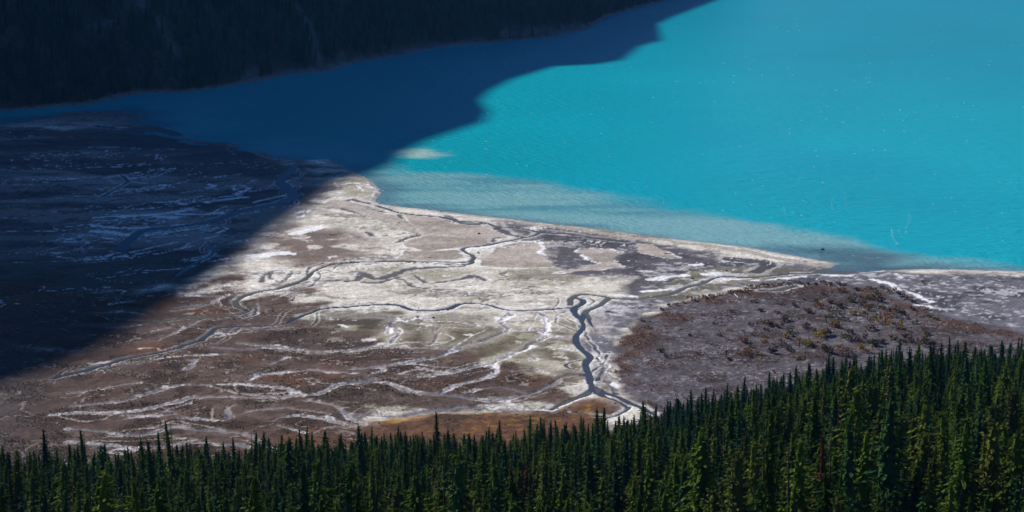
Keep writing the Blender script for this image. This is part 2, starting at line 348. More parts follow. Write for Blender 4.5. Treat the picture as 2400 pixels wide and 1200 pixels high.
# ground sheet: rows of constant distance, finer where it is near
KX, R, C = 0.335, 640, 1180
v_rows = np.linspace(0, 1, R)
d_near, d_far = 600.0, 1850.0
yrow = 1/((1-v_rows)/d_near + v_rows/d_far)
scol = np.linspace(-1, 1, C)
X = scol[None, :]*yrow[:, None]*KX; Y = np.repeat(yrow[:, None], C, 1)
wx = (fbm(X, Y, 9, 3, 11)-.5)*5.0; wy = (fbm(X, Y, 9, 3, 23)-.5)*7.0
Xw, Yw = X+wx, Y+wy

def window(lo, hi, pad):
    r0, r1 = np.searchsorted(yrow, lo[1]-pad), np.searchsorted(yrow, hi[1]+pad)
    if r1 <= r0: return None
    ys = np.array([yrow[r0], yrow[min(r1, R-1)]])
    s0 = ((lo[0]-pad)/(KX*ys)).min(); s1 = ((hi[0]+pad)/(KX*ys)).max()
    q0, q1 = np.searchsorted(scol, s0), np.searchsorted(scol, s1)
    if q1 <= q0: return None
    return slice(r0, r1), slice(q0, q1)

def stamp(D, P, wv, XX, YY, pad=16.0):
    for a, b, w in zip(P[:-1], P[1:], (wv[1:]+wv[:-1])/2):
        W = window(np.minimum(a, b), np.maximum(a, b), pad+w)
        if W is None: continue
        x, y = XX[W], YY[W]; d = b-a; L2 = d@d+1e-9
        t = np.clip(((x-a[0])*d[0]+(y-a[1])*d[1])/L2, 0, 1)
        dist = np.hypot(x-a[0]-t*d[0], y-a[1]-t*d[1])-w
        D[W] = np.minimum(D[W], dist)

def field(lines, warp=1.0, wid=1.0):
    D = np.full((R, C), 16.0)
    for n, (pts, w) in enumerate(lines):
        P = world_line(pts); q = np.concatenate([[0], np.cumsum(np.linalg.norm(np.diff(P, axis=0), axis=1))])
        stamp(D, P, w*wid*(.5+fbm(q, q*0+31.7*n, 22, 3, 17)), X+wx*warp*.5, Y+wy*warp*.5)
    return D

def poly_sd(pts, XX, YY, z=0.6, smooth=True):
    """signed distance to a polygon, negative inside"""
    P = np.array([px(u, min(v, 1180), z) for u, v in pts])
    D = np.full(XX.shape, 1e9); ins = np.zeros(XX.shape, bool)
    for a, b in zip(P, np.roll(P, -1, 0)):
        d = b-a; t = np.clip(((XX-a[0])*d[0]+(YY-a[1])*d[1])/(d@d+1e-9), 0, 1)
        D = np.minimum(D, (XX-a[0]-t*d[0])**2+(YY-a[1]-t*d[1])**2)
        if abs(d[1]) > 1e-9:
            c = ((a[1] > YY) != (b[1] > YY)) & (XX < d[0]*(YY-a[1])/d[1]+a[0]); ins ^= c
    D = np.sqrt(D); return np.where(ins, -D, D)

n_big = fbm(X, Y, 60, 5, 1); n_mid = fbm(X, Y, 14, 5, 2); n_fine = fbm(X, Y, 3.2, 4, 3); n_tex = fbm(X, Y, 1.3, 3, 4)
n_streak = fbm(X*.35+wx, Y*1.0+wy*2, 10, 5, 5); n_dune = fbm(X*.5, Y, 24, 5, 6)

shore_poly = SHORE + [(2700, 1180), (-300, 1180)]
land = poly_sd(shore_poly, X+wx*.25, Y+wy*.25, 0.0)          # negative on land
def braids(lines, seed, every=38.0):
    """thin side channels that leave a traced channel and rejoin it farther on"""
    r_ = np.random.default_rng(seed); out = []
    for pts, w in lines:
        P = world_line(pts); q = np.concatenate([[0], np.cumsum(np.linalg.norm(np.diff(P, axis=0), axis=1))])
        for _ in range(int(q[-1]/every)):
            L = r_.uniform(22, 75); a = r_.uniform(-.1, .9)*q[-1]; b = min(a+L, q[-1]); a = max(a, 0)
            if b-a < 12: continue
            t = np.linspace(a, b, 14); C_ = np.stack([np.interp(t, q, P[:, k]) for k in (0, 1)], 1)
            d = C_[-1]-C_[0]; d /= np.linalg.norm(d)+1e-9; nn = np.array([-d[1], d[0]])
            amp = r_.choice([-1, 1])*r_.uniform(4, 15); open_end = r_.random() < .45
            prof = np.sin(np.linspace(0, math.pi*(.55 if open_end else 1), 14))*amp + np.cumsum(r_.normal(0, .5, 14))
            out.append((C_+nn*prof[:, None], r_.uniform(.15, .5)))
    return out
def field_w(lines, warp):
    D = np.full((R, C), 16.0)
    for n, (P, w) in enumerate(lines): stamp(D, P, np.full(len(P), w), X+wx*warp*.5, Y+wy*warp*.5, 6.0)
    return D
FLATFLOW = [(c4((-600,330),(-100,300),(300,270),(700,215),(1050,150),(1330,70)), .5), (c4((-600,200),(0,170),(400,140),(800,70),(1150,20)), .5), (c4((-600,420),(0,390),(400,350),(800,330),(1100,270)), .6),
 (c4((-600,90),(0,60),(350,40),(700,-20),(1000,-70)), .5), (c4((-600,520),(0,480),(400,470),(700,430),(930,400)), .4), (c4((-600,0),(0,-30),(400,-60),(650,-110)), .5), (c4((-500,640),(100,610),(500,560),(760,500)), .4), (c4((0,760),(400,700),(700,650),(1000,600)), .35)]
fl_b = field_w(braids(FLATFLOW, 73, 11), 1.4); fl_m = field(FLATFLOW, 1.8)
br1 = field_w(braids(WASHES, 71), 1.0); br2 = field_w(braids(RIVERS[5:9]+RIVERS[:1]+RIVERS[3:5], 72, 26), 1.0)
riv = field(RIVERS, .8); mud_l = field(MUDS, 1.3); wash = field(WASHES, 1.0, .9); wht = field(WHITES, 1.8, .8); bea = field(BEACHES, .8)
zone = {k: poly_sd(v, X+wx*1.2, Y+wy*1.6) for k, v in ZONES.items() if k != 'sand'}
sand_sd = np.min([poly_sd(p, X+wx*.45, Y+wy*.6) for p in ZONES['sand']], 0)

def soft(sd, width, n=None, amp=0.0):
    s = sd + (0 if n is None else (n-.5)*amp)
    return sst(width, -width, s)

def lay(col, c, m):
    return col + (np.asarray(c)-col)*m[..., None]

def c_(r, g, b, k=1.0): return srgb(r, g, b)*k

col = np.zeros((R, C, 3)) + c_(180, 174, 163)
col = lay(col, c_(190, 184, 173), sst(.45, .62, n_mid)*.8); col = lay(col, c_(140, 134, 112), sst(.52, .68, n_big)*.7)
col = lay(col, c_(120, 112, 106), sst(.55, .7, n_streak)*.7); col = lay(col, c_(200, 196, 190), sst(.56, .70, n_fine*.4+n_dune*.6)*.45)
m = soft(zone['flat'], 14, n_mid, 40)
flat = np.zeros_like(col) + c_(136, 130, 124); flat = lay(flat, c_(104, 99, 98), sst(.44, .62, fbm(X*.3+wx*2, Y+wy*2, 38, 4, 51))); flat = lay(flat, c_(78, 76, 82), sst(.58, .66, n_streak)*.6); flat = lay(flat, c_(158, 152, 148), sst(.58, .7, fbm(X*.4, Y, 50, 4, 52))*.7)
flat = lay(flat, c_(84, 74, 72), sst(1180, 1020, Y+(n_big-.5)*120)*.8)
col = col + (flat-col)*m[..., None]
oli = np.zeros_like(col) + c_(112, 104, 84); oli = lay(oli, c_(150, 144, 126), sst(.5, .64, n_mid)); oli = lay(oli, c_(84, 74, 62), sst(.5, .66, n_dune)*.9)
m = soft(zone['olive'], 12, n_mid, 45); col = col + (oli-col)*m[..., None]
bro = np.zeros_like(col) + c_(92, 70, 61); bro = lay(bro, c_(74, 57, 50), sst(.45, .6, n_mid)*.8); bro = lay(bro, c_(116, 98, 88), sst(.54, .68, n_streak)*.6)
bro = lay(bro, c_(112, 72, 46), sst(.60, .72, fbm(X, Y, 30, 5, 31))*.75); bro = lay(bro, c_(102, 90, 84), sst(.55, .7, n_big)*.4)
m = soft(zone['brown'], 10, n_mid, 55); BROWN = m; col = col + (bro-col)*m[..., None]
red = np.zeros_like(col) + c_(112, 96, 90); red = lay(red, c_(122, 84, 64), sst(.5, .62, n_fine*.6+n_mid*.4)); red = lay(red, c_(190, 184, 184), sst(.58, .66, n_mid)*.8)
m = .85*soft(zone['red'], 18, n_mid, 44); col = col + (red-col)*m[..., None]
RED = m
mu = np.zeros_like(col) + c_(98, 94, 100); mu = lay(mu, c_(82, 79, 86), sst(.42, .62, n_mid)); mu = lay(mu, c_(182, 179, 180), sst(.50, .64, n_fine*.4+n_streak*.6)*.6)
m = soft(zone['mud'], 11, n_mid, 34); MUD = m; col = col + (mu-col)*m[..., None]
ba = np.zeros_like(col) + c_(112, 110, 118); ba = lay(ba, c_(82, 80, 90), sst(.45, .6, n_mid)*.9); ba = lay(ba, c_(176, 174, 178), sst(.56, .66, n_streak*.5+n_fine*.5)*.7)
m = soft(zone['bare'], 5, n_mid, 18); BARE = m; col = col + (ba-col)*m[..., None]
m = soft(zone['crust'], 8, n_fine, 24); col = lay(col, c_(186, 182, 182), m*sst(.42, .58, n_streak*.5+n_fine*.5)*.75)
m = soft([zone['shallows']][0], 3, n_mid, 16); shl = np.zeros_like(col) + c_(134, 127, 112); shl = lay(shl, c_(108, 104, 92), sst(.45, .6, n_streak)); shl = lay(shl, c_(182, 179, 178), sst(.58, .66, n_mid)*.7); col = col + (shl-col)*m[..., None]
fa = np.zeros_like(col) + c_(95, 89, 94); fa = lay(fa, c_(112, 106, 109), sst(.5, .66, n_fine)*.8); fa = lay(fa, c_(74, 60, 58), sst(.48, .64, n_mid)*.7); fa = lay(fa, c_(150, 146, 152), sst(.64, .72, n_tex*.6+n_streak*.4)*.6)
FAN = soft(zone['fan'], 3, n_mid, 10)
rim = FAN*sst(26, 4, -zone['fan'])*sst(.35, .55, n_mid)*sst(760, 850, Y)
fa = lay(fa, c_(100, 72, 60), rim*.75)
col = col + (fa-col)*FAN[..., None]
me_ = np.zeros_like(col) + c_(112, 78, 56); me_ = lay(me_, c_(90, 68, 56), sst(.45, .6, n_mid)); me_ = lay(me_, c_(156, 112, 40), sst(.54, .66, n_fine*.5+n_dune*.5)*sst(-60, 40, X)*.8)
MEAD = soft(zone['meadow'], 2.0, n_mid, 6); col = col + (me_-col)*MEAD[..., None]
m = soft(zone['yellow'], 3, n_mid, 8); col = lay(col, c_(164, 118, 30), m*.9)
# sand sheets with crusted margins
SAND = sst(.5, -.5, sand_sd)
col = lay(col, c_(204, 201, 200), sst(2.4, .4, np.abs(sand_sd+(n_fine-.5)*5))*sst(.4, .6, n_mid)*.85)
sa = np.zeros_like(col) + c_(166, 155, 146); sa = lay(sa, c_(150, 140, 130), sst(.45, .6, n_dune)); sa = lay(sa, c_(178, 168, 158), sst(.55, .68, n_streak)*.6)
m2 = sst(.6, -.8, sand_sd); col = col + (sa-col)*m2[..., None]
# dark muddy channels
m = sst(1.0, -.6, mud_l+(n_fine-.5)*4); col = lay(col, c_(192, 189, 188), sst(2.6, .8, np.abs(mud_l-1.4+(n_mid-.5)*6))*.4*(1-BROWN)); col = lay(col, c_(78, 74, 76), m*.9); MUDCH = m
# dry washes: pale sandy beds, white crust in patches, a wet thread in some
warm = sst(7, 1, wash+(n_mid-.5)*8)*BROWN; col = lay(col, c_(112, 96, 87), warm*.4)
halo = sst(9, 0, wash+(n_mid-.5)*12)*(1-BROWN)*(1-FAN); col = lay(col, c_(178, 171, 160), halo*.45)
m = sst(1.0, -.5, wash+(n_fine-.5)*3.2); col = lay(col, c_(146, 139, 138), m*.8); WASH = m
col = lay(col, c_(104, 104, 114), sst(.4, -.9, wash+(n_mid-.5)*3.0)*sst(.42, .55, n_dune)*.8)
col = lay(col, c_(206, 203, 205), sst(.8, .1, np.abs(wash-.2+(n_fine-.5)*2.5))*sst(.50, .62, n_mid)*(.8-.2*BROWN))
# fine rills, dark cracks, white salt lines and painted-in wet glints between the traced channels
def rill(scale, seed, wd):
    f = fbm(X*.6+wx*.8, Y+wy, scale, 4, seed); return sst(wd, wd*.3, np.abs(f-.5))
pale = (1-BROWN)*(1-FAN)*(1-MEAD)*(1-SAND)
r1, r2, r3 = rill(26, 201, .010), rill(18, 211, .009), np.maximum(rill(30, 221, .010), .8*rill(17, 241, .009))
col = lay(col, c_(92, 88, 88), r1*pale*sst(.42, .58, n_dune)*.7); col = lay(col, c_(214, 212, 212), r2*pale*(1-soft(zone['flat'], 14))*sst(.42, .58, n_mid)*.7)
FLATM = soft(zone['flat'], 14, n_mid, 40); col = lay(col, c_(206, 206, 208), rill(30, 251, .011)*FLATM*sst(.44, .6, n_big)*.7); col = lay(col, c_(66, 68, 74), rill(40, 261, .013)*FLATM*.6)  # whitish rills on the flats paint in the glint of wet threads
col = lay(col, c_(158, 150, 146), r3*BROWN*(1-MEAD)*sst(.36, .52, n_mid)*.75); col = lay(col, c_(52, 44, 42), r1*BROWN*.5)
col = lay(col, c_(150, 146, 150), rill(12, 231, .012)*FAN*sst(.5, .6, n_mid)*.4)
b1 = sst(.5, -.35, br1+(n_fine-.5)*1.6); b2 = sst(.5, -.35, br2+(n_fine-.5)*1.6)
col = lay(col, c_(172, 164, 156), b1*BROWN*sst(.3, .5, n_mid)*.8); col = lay(col, c_(204, 201, 198), b1*(1-BROWN)*.75)
col = lay(col, c_(200, 197, 195), sst(.6, .1, np.abs(br2-.9))*(1-.5*BROWN)*.6); col = lay(col, c_(84, 82, 84), b2*.85)
col = lay(col, c_(210, 211, 214), sst(.6, -.3, fl_b+(n_fine-.5)*2.4)*FLATM*sst(.36, .5, n_mid)*.85); col = lay(col, c_(70, 74, 80), sst(.7, -.4, fl_m+(n_fine-.5)*2)*FLATM*.8)  # white braids put the glint of wet stream threads into the flats' colour
# beaches
m = sst(.8, -.8, bea+(n_mid-.5)*3); BEACH = m*(land < 3); col = lay(col, c_(164, 155, 146), BEACH*.95)
col = lay(col, c_(140, 132, 126), sst(.9, .1, np.abs(bea+1.6))*BEACH*.5)
# white crust and foam-dried silt
m = sst(.6, -.6, wht+(n_fine-.5)*4.2+(n_tex-.5)*2.2); col = lay(col, c_(206, 205, 208), m*(.92-.35*BROWN))
# river banks and beds
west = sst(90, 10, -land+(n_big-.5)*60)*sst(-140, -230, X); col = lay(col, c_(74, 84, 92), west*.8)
bank = sst(2.2, .5, np.abs(riv-.9+(n_fine-.5)*2.4))*sst(.40, .56, n_mid)*(1-.6*BROWN); col = lay(col, c_(190, 187, 187), bank*.6)
bed = sst(.5, -.4, riv); col = lay(col, c_(74, 76, 82), bed*.95)
# waterline
wet_shore = sst(-7, -.5, land+(n_mid-.5)*4); col = lay(col, c_(112, 104, 102), wet_shore*.5*(1-BEACH*.6))
col = lay(col, c_(190, 188, 190), sst(1.1, .2, np.abs(land+4.2+(n_fine-.5)*4))*sst(.42, .6, n_mid)*.7)
col = col*(0.92+0.30*(n_tex[..., None]-.5)+0.16*(n_fine[..., None]-.5))*0.98

lum = col.mean(-1, keepdims=True); col = np.minimum(col*(lum/.2)**.36, .74)   # dry glacial silt is very pale, scrub and wet gravel dark
base = 0.45 + 0.0012*np.maximum(0, -land)
relief = (n_mid-.5)*.35*(1-SAND)*(1-BEACH) + (n_fine-.5)*.16*(1-SAND*.8) + BROWN*(n_fine-.5)*.35 + FAN*((n_fine-.5)*.5+(n_mid-.5)*.5) + MEAD*.25
relief = relief*sst(-.5, 5, riv) + BEACH*.3
Z = base + relief - .95*sst(.6, -.9, riv) - .5*sst(.5, -.5, wash) - .3*MUDCH - .25*np.maximum(r3*BROWN, r1*pale) - .35*np.maximum(b1, b2)
WESTX = sst(-150, -260, X)*sst(1150, 1320, Y)
Z = np.minimum(Z, -.075*(land+(n_fine-.5)*3+WESTX*((fbm(X*.35+wx*2, Y+wy*2, 46, 5, 55)-.38)*150))); Z = np.maximum(Z, np.where((land < -9) & (WESTX < .01), .03, -5))
wet = np.clip(bed + .55*MUDCH + .35*MUD*sst(.5, .3, n_fine) + .5*wet_shore + .3*sst(.2, -.8, wash)*sst(.42, .55, n_dune), 0, 1)

def gsample(A, x, y):
    r = np.interp(y, yrow, np.arange(R)); s = (np.asarray(x)/(np.asarray(y)*KX)+1)*.5*(C-1)
    r0 = np.clip(r.astype(int), 0, R-2); s0 = np.clip(s.astype(int), 0, C-2); fr = np.clip(r-r0, 0, 1); fs = np.clip(s-s0, 0, 1)
    return (A[r0, s0]*(1-fs)+A[r0, s0+1]*fs)*(1-fr) + (A[r0+1, s0]*(1-fs)+A[r0+1, s0+1]*fs)*fr

ground = add('river_delta', mesh_np('river_delta', np.stack([X, Y, Z], -1).reshape(-1, 3), grid_faces(R, C), M_DELTA,
             np.clip(col, .01, .8).reshape(-1, 3), True, {'wet': wet}))
tag(ground, 'pale silt and brown scrub delta of braided channels beside the turquoise lake', 'delta', kind='structure')
gs = 15000.0
sheet = add('ground', mesh_np('ground', [(-gs, -gs, -9), (gs, -gs, -9), (gs, gs, -9), (-gs, gs, -9)], [(0, 1, 2, 3)], M_HILL, np.full((4, 3), .06)))
tag(sheet, 'dark valley ground lying under the lake and the delta', 'ground', kind='structure')

# ------------------------------------------------------------------ lake
LR, LC = 420, 520
lv = np.linspace(0, 1, LR); ly = 1/((1-lv)/880.0 + lv/6500.0)
LX = np.linspace(-1, 1, LC)[None, :]*ly[:, None]*.42; LY = np.repeat(ly[:, None], LC, 1)
lw = (fbm(LX, LY, 60, 4, 41)-.5); lm = fbm(LX*.25, LY, 26, 4, 42); lf = fbm(LX*.5, LY, 7, 3, 43)
SHOAL = [(560, 330), (700, 372), (850, 412), (905, 380), (960, 398), (1080, 405), (1200, 420), (1350, 440), (1500, 468), (1650, 498), (1800, 528), (1950, 558), (2080, 590), (2180, 612), (2350, 628),
         (2700, 650), (2700, 760), (1200, 760), (800, 500)]
sh = poly_sd(SHOAL, LX+lw*26, LY+lw*40, 0.0)
tq = np.zeros((LR, LC, 3)) + srgb(8, 174, 192)
tq = lay(tq, srgb(2, 150, 180), sst(.4, .7, fbm(LX, LY, 400, 4, 44))*.4)
shc = np.zeros_like(tq) + srgb(112, 172, 178); shc = lay(shc, srgb(148, 190, 192), sst(.46, .66, lm)*.45); shc = lay(shc, srgb(72, 134, 154), sst(.5, .34, lm)*.5)
tq = lay(tq, srgb(10, 168, 178), sst(250, -150, LX+(fbm(LX, LY, 120, 3, 45)-.5)*200)*sst(2400, 1300, LY)*.8)
tq = lay(tq, srgb(2, 144, 164), sst(1500, 3000, LY+LX*1.2+(fbm(LX, LY, 300, 3, 46)-.5)*500)*.75)
lcol = tq + (shc-tq)*sst(10, -22, sh)[..., None]
near = poly_sd(shore_poly, LX, LY, 0.0)                       # distance off the shore
lcol = lay(lcol, srgb(84, 110, 130), sst(26, 4, near+(lm-.5)*50)*.55)
MOUTH = [(1800, 578), (1900, 585), (2050, 596), (2130, 605), (2100, 622), (2181, 630), (2181, 640), (1900, 645), (1960, 620)]
lcol = lay(lcol, srgb(62, 82, 98), sst(14, -16, poly_sd(MOUTH, LX+lw*20, LY+lw*40, 0.0))*.75)
PLUME = [(925, 352), (945, 347), (985, 347), (1030, 356), (1045, 366), (1000, 371), (930, 368)]
lcol = lay(lcol, srgb(176, 208, 196), sst(10, -14, poly_sd(PLUME, LX+lw*8+(lf-.5)*14, LY+lw*16+(lf-.5)*20, 0.0))*.9)
for PL, k in (([(380, 245), (420, 225), (480, 222), (540, 232), (575, 248), (530, 262), (545, 300), (450, 330), (400, 290)], .9), ([(570, 345), (640, 322), (720, 326), (820, 345), (860, 372), (820, 396), (700, 376), (620, 366)], 1.0)):
    lcol = lay(lcol, srgb(70, 176, 190), sst(26, -26, poly_sd(PL, LX+lw*40, LY+lw*80, 0.0))*k)
lcol *= .78
lake = add('lake_water', mesh_np('lake_water', np.stack([LX, LY, np.zeros_like(LX)], -1).reshape(-1, 3), grid_faces(LR, LC), M_LAKE, lcol.reshape(-1, 3), True))
tag(lake, 'turquoise glacial lake with fine wind ripples, half in mountain shadow', 'lake', kind='structure')

# ------------------------------------------------------------------ stream water laid in the carved channels
RIVER_LABEL = ['dark winding river running up from the fork to the bend', 'broad olive river braiding past the beach spit to the lake mouth', 'short side channel rejoining the river below its bend',
 'grey river arm right of the fork beside the shrub fan', 'thin stream left of the river fork', 'long dark stream crossing the whole delta below the white flats', 'meandering stream with a tight S-bend by the tan sand sheets',
 'wide shadowed channel entering the lake under the mountain shade', 'thin shadowed creek in the dark mud flats', 'narrow lagoon behind the first beach ridge', 'small olive pond inside the shrubby bank',
 'white-edged creek behind the foreground treetops', 'shadowed channel near the far left lakeshore', 'upper shadowed channel on the far mud flats', 'short dark creek in the shaded flats at left', 'long thin creek across the shaded flats']
for (pts, w), lab in zip(RIVERS, RIVER_LABEL):
    P = world_line(pts); T = np.gradient(P, axis=0); T /= np.linalg.norm(T, axis=1, keepdims=True)+1e-9
    N = np.stack([-T[:, 1], T[:, 0]], 1); ww = w+3.2
    ofs = np.linspace(-1, 1, 5)
    V = (P[:, None, :] + N[:, None, :]*(ofs*ww)[None, :, None])
    zb = np.maximum(gsample(base, P[:, 0], P[:, 1])-.34, .004)
    V3 = np.concatenate([V, np.repeat(zb[:, None, None], 5, 1)], -1).reshape(-1, 3)
    lcx = srgb(58, 61, 64) if lab.startswith(('dark', 'grey', 'long dark')) else srgb(84, 82, 68)
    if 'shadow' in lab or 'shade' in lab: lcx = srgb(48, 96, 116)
    o = add('stream_water', mesh_np('stream_water', V3, grid_faces(len(P), 5), M_STREAM, np.zeros((len(V3), 3))+lcx, True))
    tag(o, lab, 'stream', kind='structure')

# ------------------------------------------------------------------ shadowed mountain across the lake
FOOT_PX = [(-700, 420), (-200, 300), (0, 262), (218, 244), (300, 224), (365, 217), (440, 217), (520, 205), (600, 192), (690, 172), (770, 168), (830, 150), (930, 132), (1050, 108), (1180, 98), (1290, 88), (1375, 72), (1420, 42), (1500, 18), (1640, -20), (1800, -50)]
FOOT = np.array([px(u, v, 0.0) for u, v in FOOT_PX])
EDGE_PX = [(-900, 1120), (-300, 985), (100, 880), (218, 838), (300, 790), (400, 725), (480, 672), (560, 612), (590, 590), (640, 545), (700, 500), (760, 455), (790, 430), (850, 412), (925, 383), (945, 360), (1000, 330), (1070, 306), (1135, 285), (1146, 262), (1128, 235), (1150, 212),
           (1200, 186), (1300, 155), (1400, 150), (1462, 140), (1500, 108), (1552, 94), (1548, 76), (1535, 60), (1580, 38), (1655, 10), (1760, -30), (1900, -70), (2100, -110)]
EDGE = np.array([px(u, v, 0.3) for u, v in EDGE_PX])
su = SUN_DIR[:2]/np.linalg.norm(SUN_DIR[:2]); sp_ = np.array([su[1], -su[0]])
# arc-length parametrised foot line and the crest line 900 m behind it
fl = np.concatenate([[0], np.cumsum(np.linalg.norm(np.diff(FOOT, axis=0), axis=1))])
MC, MR = 420, 90
fs = np.linspace(0, fl[-1], MC); foot = np.stack([np.interp(fs, fl, FOOT[:, i]) for i in (0, 1)], 1)
def smooth1(a, n):
    k = np.ones(n)/n; return np.stack([np.convolve(np.pad(a[:, i], n//2, 'edge'), k, 'valid')[:len(a)] for i in (0, 1)], 1)
fsm = smooth1(foot, 151); ft = np.gradient(fsm, axis=0); ft /= np.linalg.norm(ft, axis=1, keepdims=True); fn = np.stack([-ft[:, 1], ft[:, 0]], 1)
crest = fsm + fn*900.0
q_edge = EDGE@sp_; l_edge = EDGE@su
o_ = np.argsort(q_edge); q_edge, l_edge = q_edge[o_], l_edge[o_]
q_c = crest@sp_; l_c = crest@su
crest_z = (l_c-np.interp(q_c, q_edge, l_edge))*math.tan(SUN_EL)
crest_z = np.clip(crest_z, 250, 1500)
mt = np.concatenate([np.linspace(0, .2, 60)**1.0, np.linspace(.2, 1, MR-59)[1:]])
A, T_ = np.meshgrid(fs, mt)                                   # rows = up the slope
prof = np.where(T_ < .012, T_*.35/.012*.012, .0042+(T_-.012)*(1-.0042)/(1-.012))
MXY = foot[None]*(1-T_[..., None]) + crest[None]*T_[..., None]
gul = (fbm(A, T_*900, 140, 4, 61)-.5)
MZ = prof*crest_z[None] + gul*60*np.sin(np.pi*T_)*(1-T_)*sst(0, .2, T_) + (fbm(A, T_*900, 18, 3, 62)-.5)*5*sst(0, .03, T_)*(1-T_) - .6*(T_ == 0)
# the slope behind the crest
back = np.concatenate([crest + fn*700.0, np.zeros((MC, 1))], 1)
MV = np.concatenate([np.concatenate([MXY, MZ[..., None]], -1).reshape(-1, 3), back])
U, Vv = to_px(MV[:, 0], MV[:, 1], MV[:, 2])
def line_px(pts, u, v):
    D = np.full(u.shape, 1e9)
    for a, b in zip(pts[:-1], pts[1:]):
        a = np.array(a, float); d = np.array(b, float)-a; t = np.clip(((u-a[0])*d[0]+(v-a[1])*d[1])/(d@d), 0, 1)
        D = np.minimum(D, np.hypot(u-a[0]-t*d[0], v-a[1]-t*d[1]))
    return D
GULLIES = [[(325, -10), (345, 25), (375, 60), (395, 95), (415, 130)], [(690, 20), (722, 60), (738, 100), (750, 140), (758, 160)], [(600, 160), (575, 185)], [(270, 55), (215, 62)], [(800, 130), (812, 150)]]
gm = np.zeros(len(MV))
for g_ in GULLIES: gm = np.maximum(gm, sst(13, 3, line_px(g_, U, Vv)+(fbm(MV[:, 0], MV[:, 1], 12, 3, 66)-.5)*16))
CLIFF = [(1180, 78), (1290, 78), (1370, 66)]
gm = np.maximum(gm, .9*sst(16, 4, line_px(CLIFF, U, Vv)+(fbm(MV[:, 0], MV[:, 1], 10, 3, 67)-.5)*20))
gm = np.maximum(gm, .8*sst(14, 4, line_px([(560, 192), (760, 160), (960, 120), (1130, 96)], U, Vv)+(fbm(MV[:, 0], MV[:, 1], 14, 3, 68)-.5)*30))
tl = np.concatenate([T_.ravel(), np.ones(MC)])
mcol = np.zeros((len(MV), 3)) + srgb(58, 58, 48); mcol = lay(mcol, srgb(92, 92, 94), gm*.7); mcol = lay(mcol, srgb(118, 114, 114), sst(.012, .004, tl+(fbm(MV[:, 0], MV[:, 1], 20, 3, 69)-.5)*.012)*.8)
mcol = lay(mcol, srgb(110, 108, 108), sst(.35, .6, tl))
mi = np.arange(MR*MC).reshape(MR, MC); lastrow = mi[-1]; bk = MR*MC+np.arange(MC)
Fm = np.vstack([grid_faces(MR, MC), np.stack([lastrow[:-1], lastrow[1:], bk[1:], bk[:-1]], 1)])
mount = add('mountain_slope', mesh_np('mountain_slope', MV, Fm, M_SLOPE, mcol, True))
tag(mount, 'dark forested mountainside in shadow rising from the far lakeshore', 'mountain', kind='structure')

# ------------------------------------------------------------------ near hillside under the foreground forest
EDGE_BASE = [(-600, 1180), (-200, 1170), (0, 1160), (218, 1140), (500, 1110), (830, 1082), (1100, 1066), (1300, 1055), (1480, 1040), (1700, 985), (1850, 940), (2000, 900), (2100, 888), (2181, 880), (2400, 865), (2700, 850), (3000, 840)]
EDGE_BASE = [(u, v+20+14*(u < 1500)+6) for u, v in EDGE_BASE]
EB = np.array([px(u, v, .6) for u, v in EDGE_BASE]); eb_b = EB[:, 0]/EB[:, 1]; eb_d = EB[:, 1]
def hill_z(x, y):
    b = x/np.maximum(y, 30.0); de = np.interp(b, eb_b, eb_d)
    k = sst(-.05, .24, b)
    z380 = 75+22*k; z250 = 118+6*k
    r = np.where(y > 380, z380*np.power(np.clip((de-y)/(de-380), 0, 1), .98),
        np.where(y > 250, z380+(z250-z380)*(380-y)/130, z250+(214-z250)*(250-np.maximum(y, 0))/250))
    r = np.where(y > de, -(y-de)*.12, r)
    n = (fbm(x, y, 60, 3, 71)-.5)*9 + (fbm(x, y, 14, 3, 72)-.5)*2.0
    return r + .4 + n*sst(0, 60, de-y)*sst(40, 200, y)
hy = np.concatenate([np.linspace(-60, 230, 30), np.linspace(236, 900, 190)]); HB = np.linspace(-1, 1, 220)
HX = HB[None, :]*(60+np.maximum(hy, 0)[:, None]*.36); HY = np.repeat(hy[:, None], 220, 1)
HZ = hill_z(HX, HY)
hcol = np.zeros(HX.shape+(3,)) + srgb(66, 58, 42); hcol = lay(hcol, srgb(58, 66, 34), sst(.4, .6, fbm(HX, HY, 8, 4, 73)))
hill = add('hillside', mesh_np('hillside', np.stack([HX, HY, HZ], -1).reshape(-1, 3), grid_faces(len(hy), 220), M_HILL, hcol.reshape(-1, 3), True))
tag(hill, 'steep forest floor hillside falling from the viewpoint to the delta', 'hillside', kind='structure')

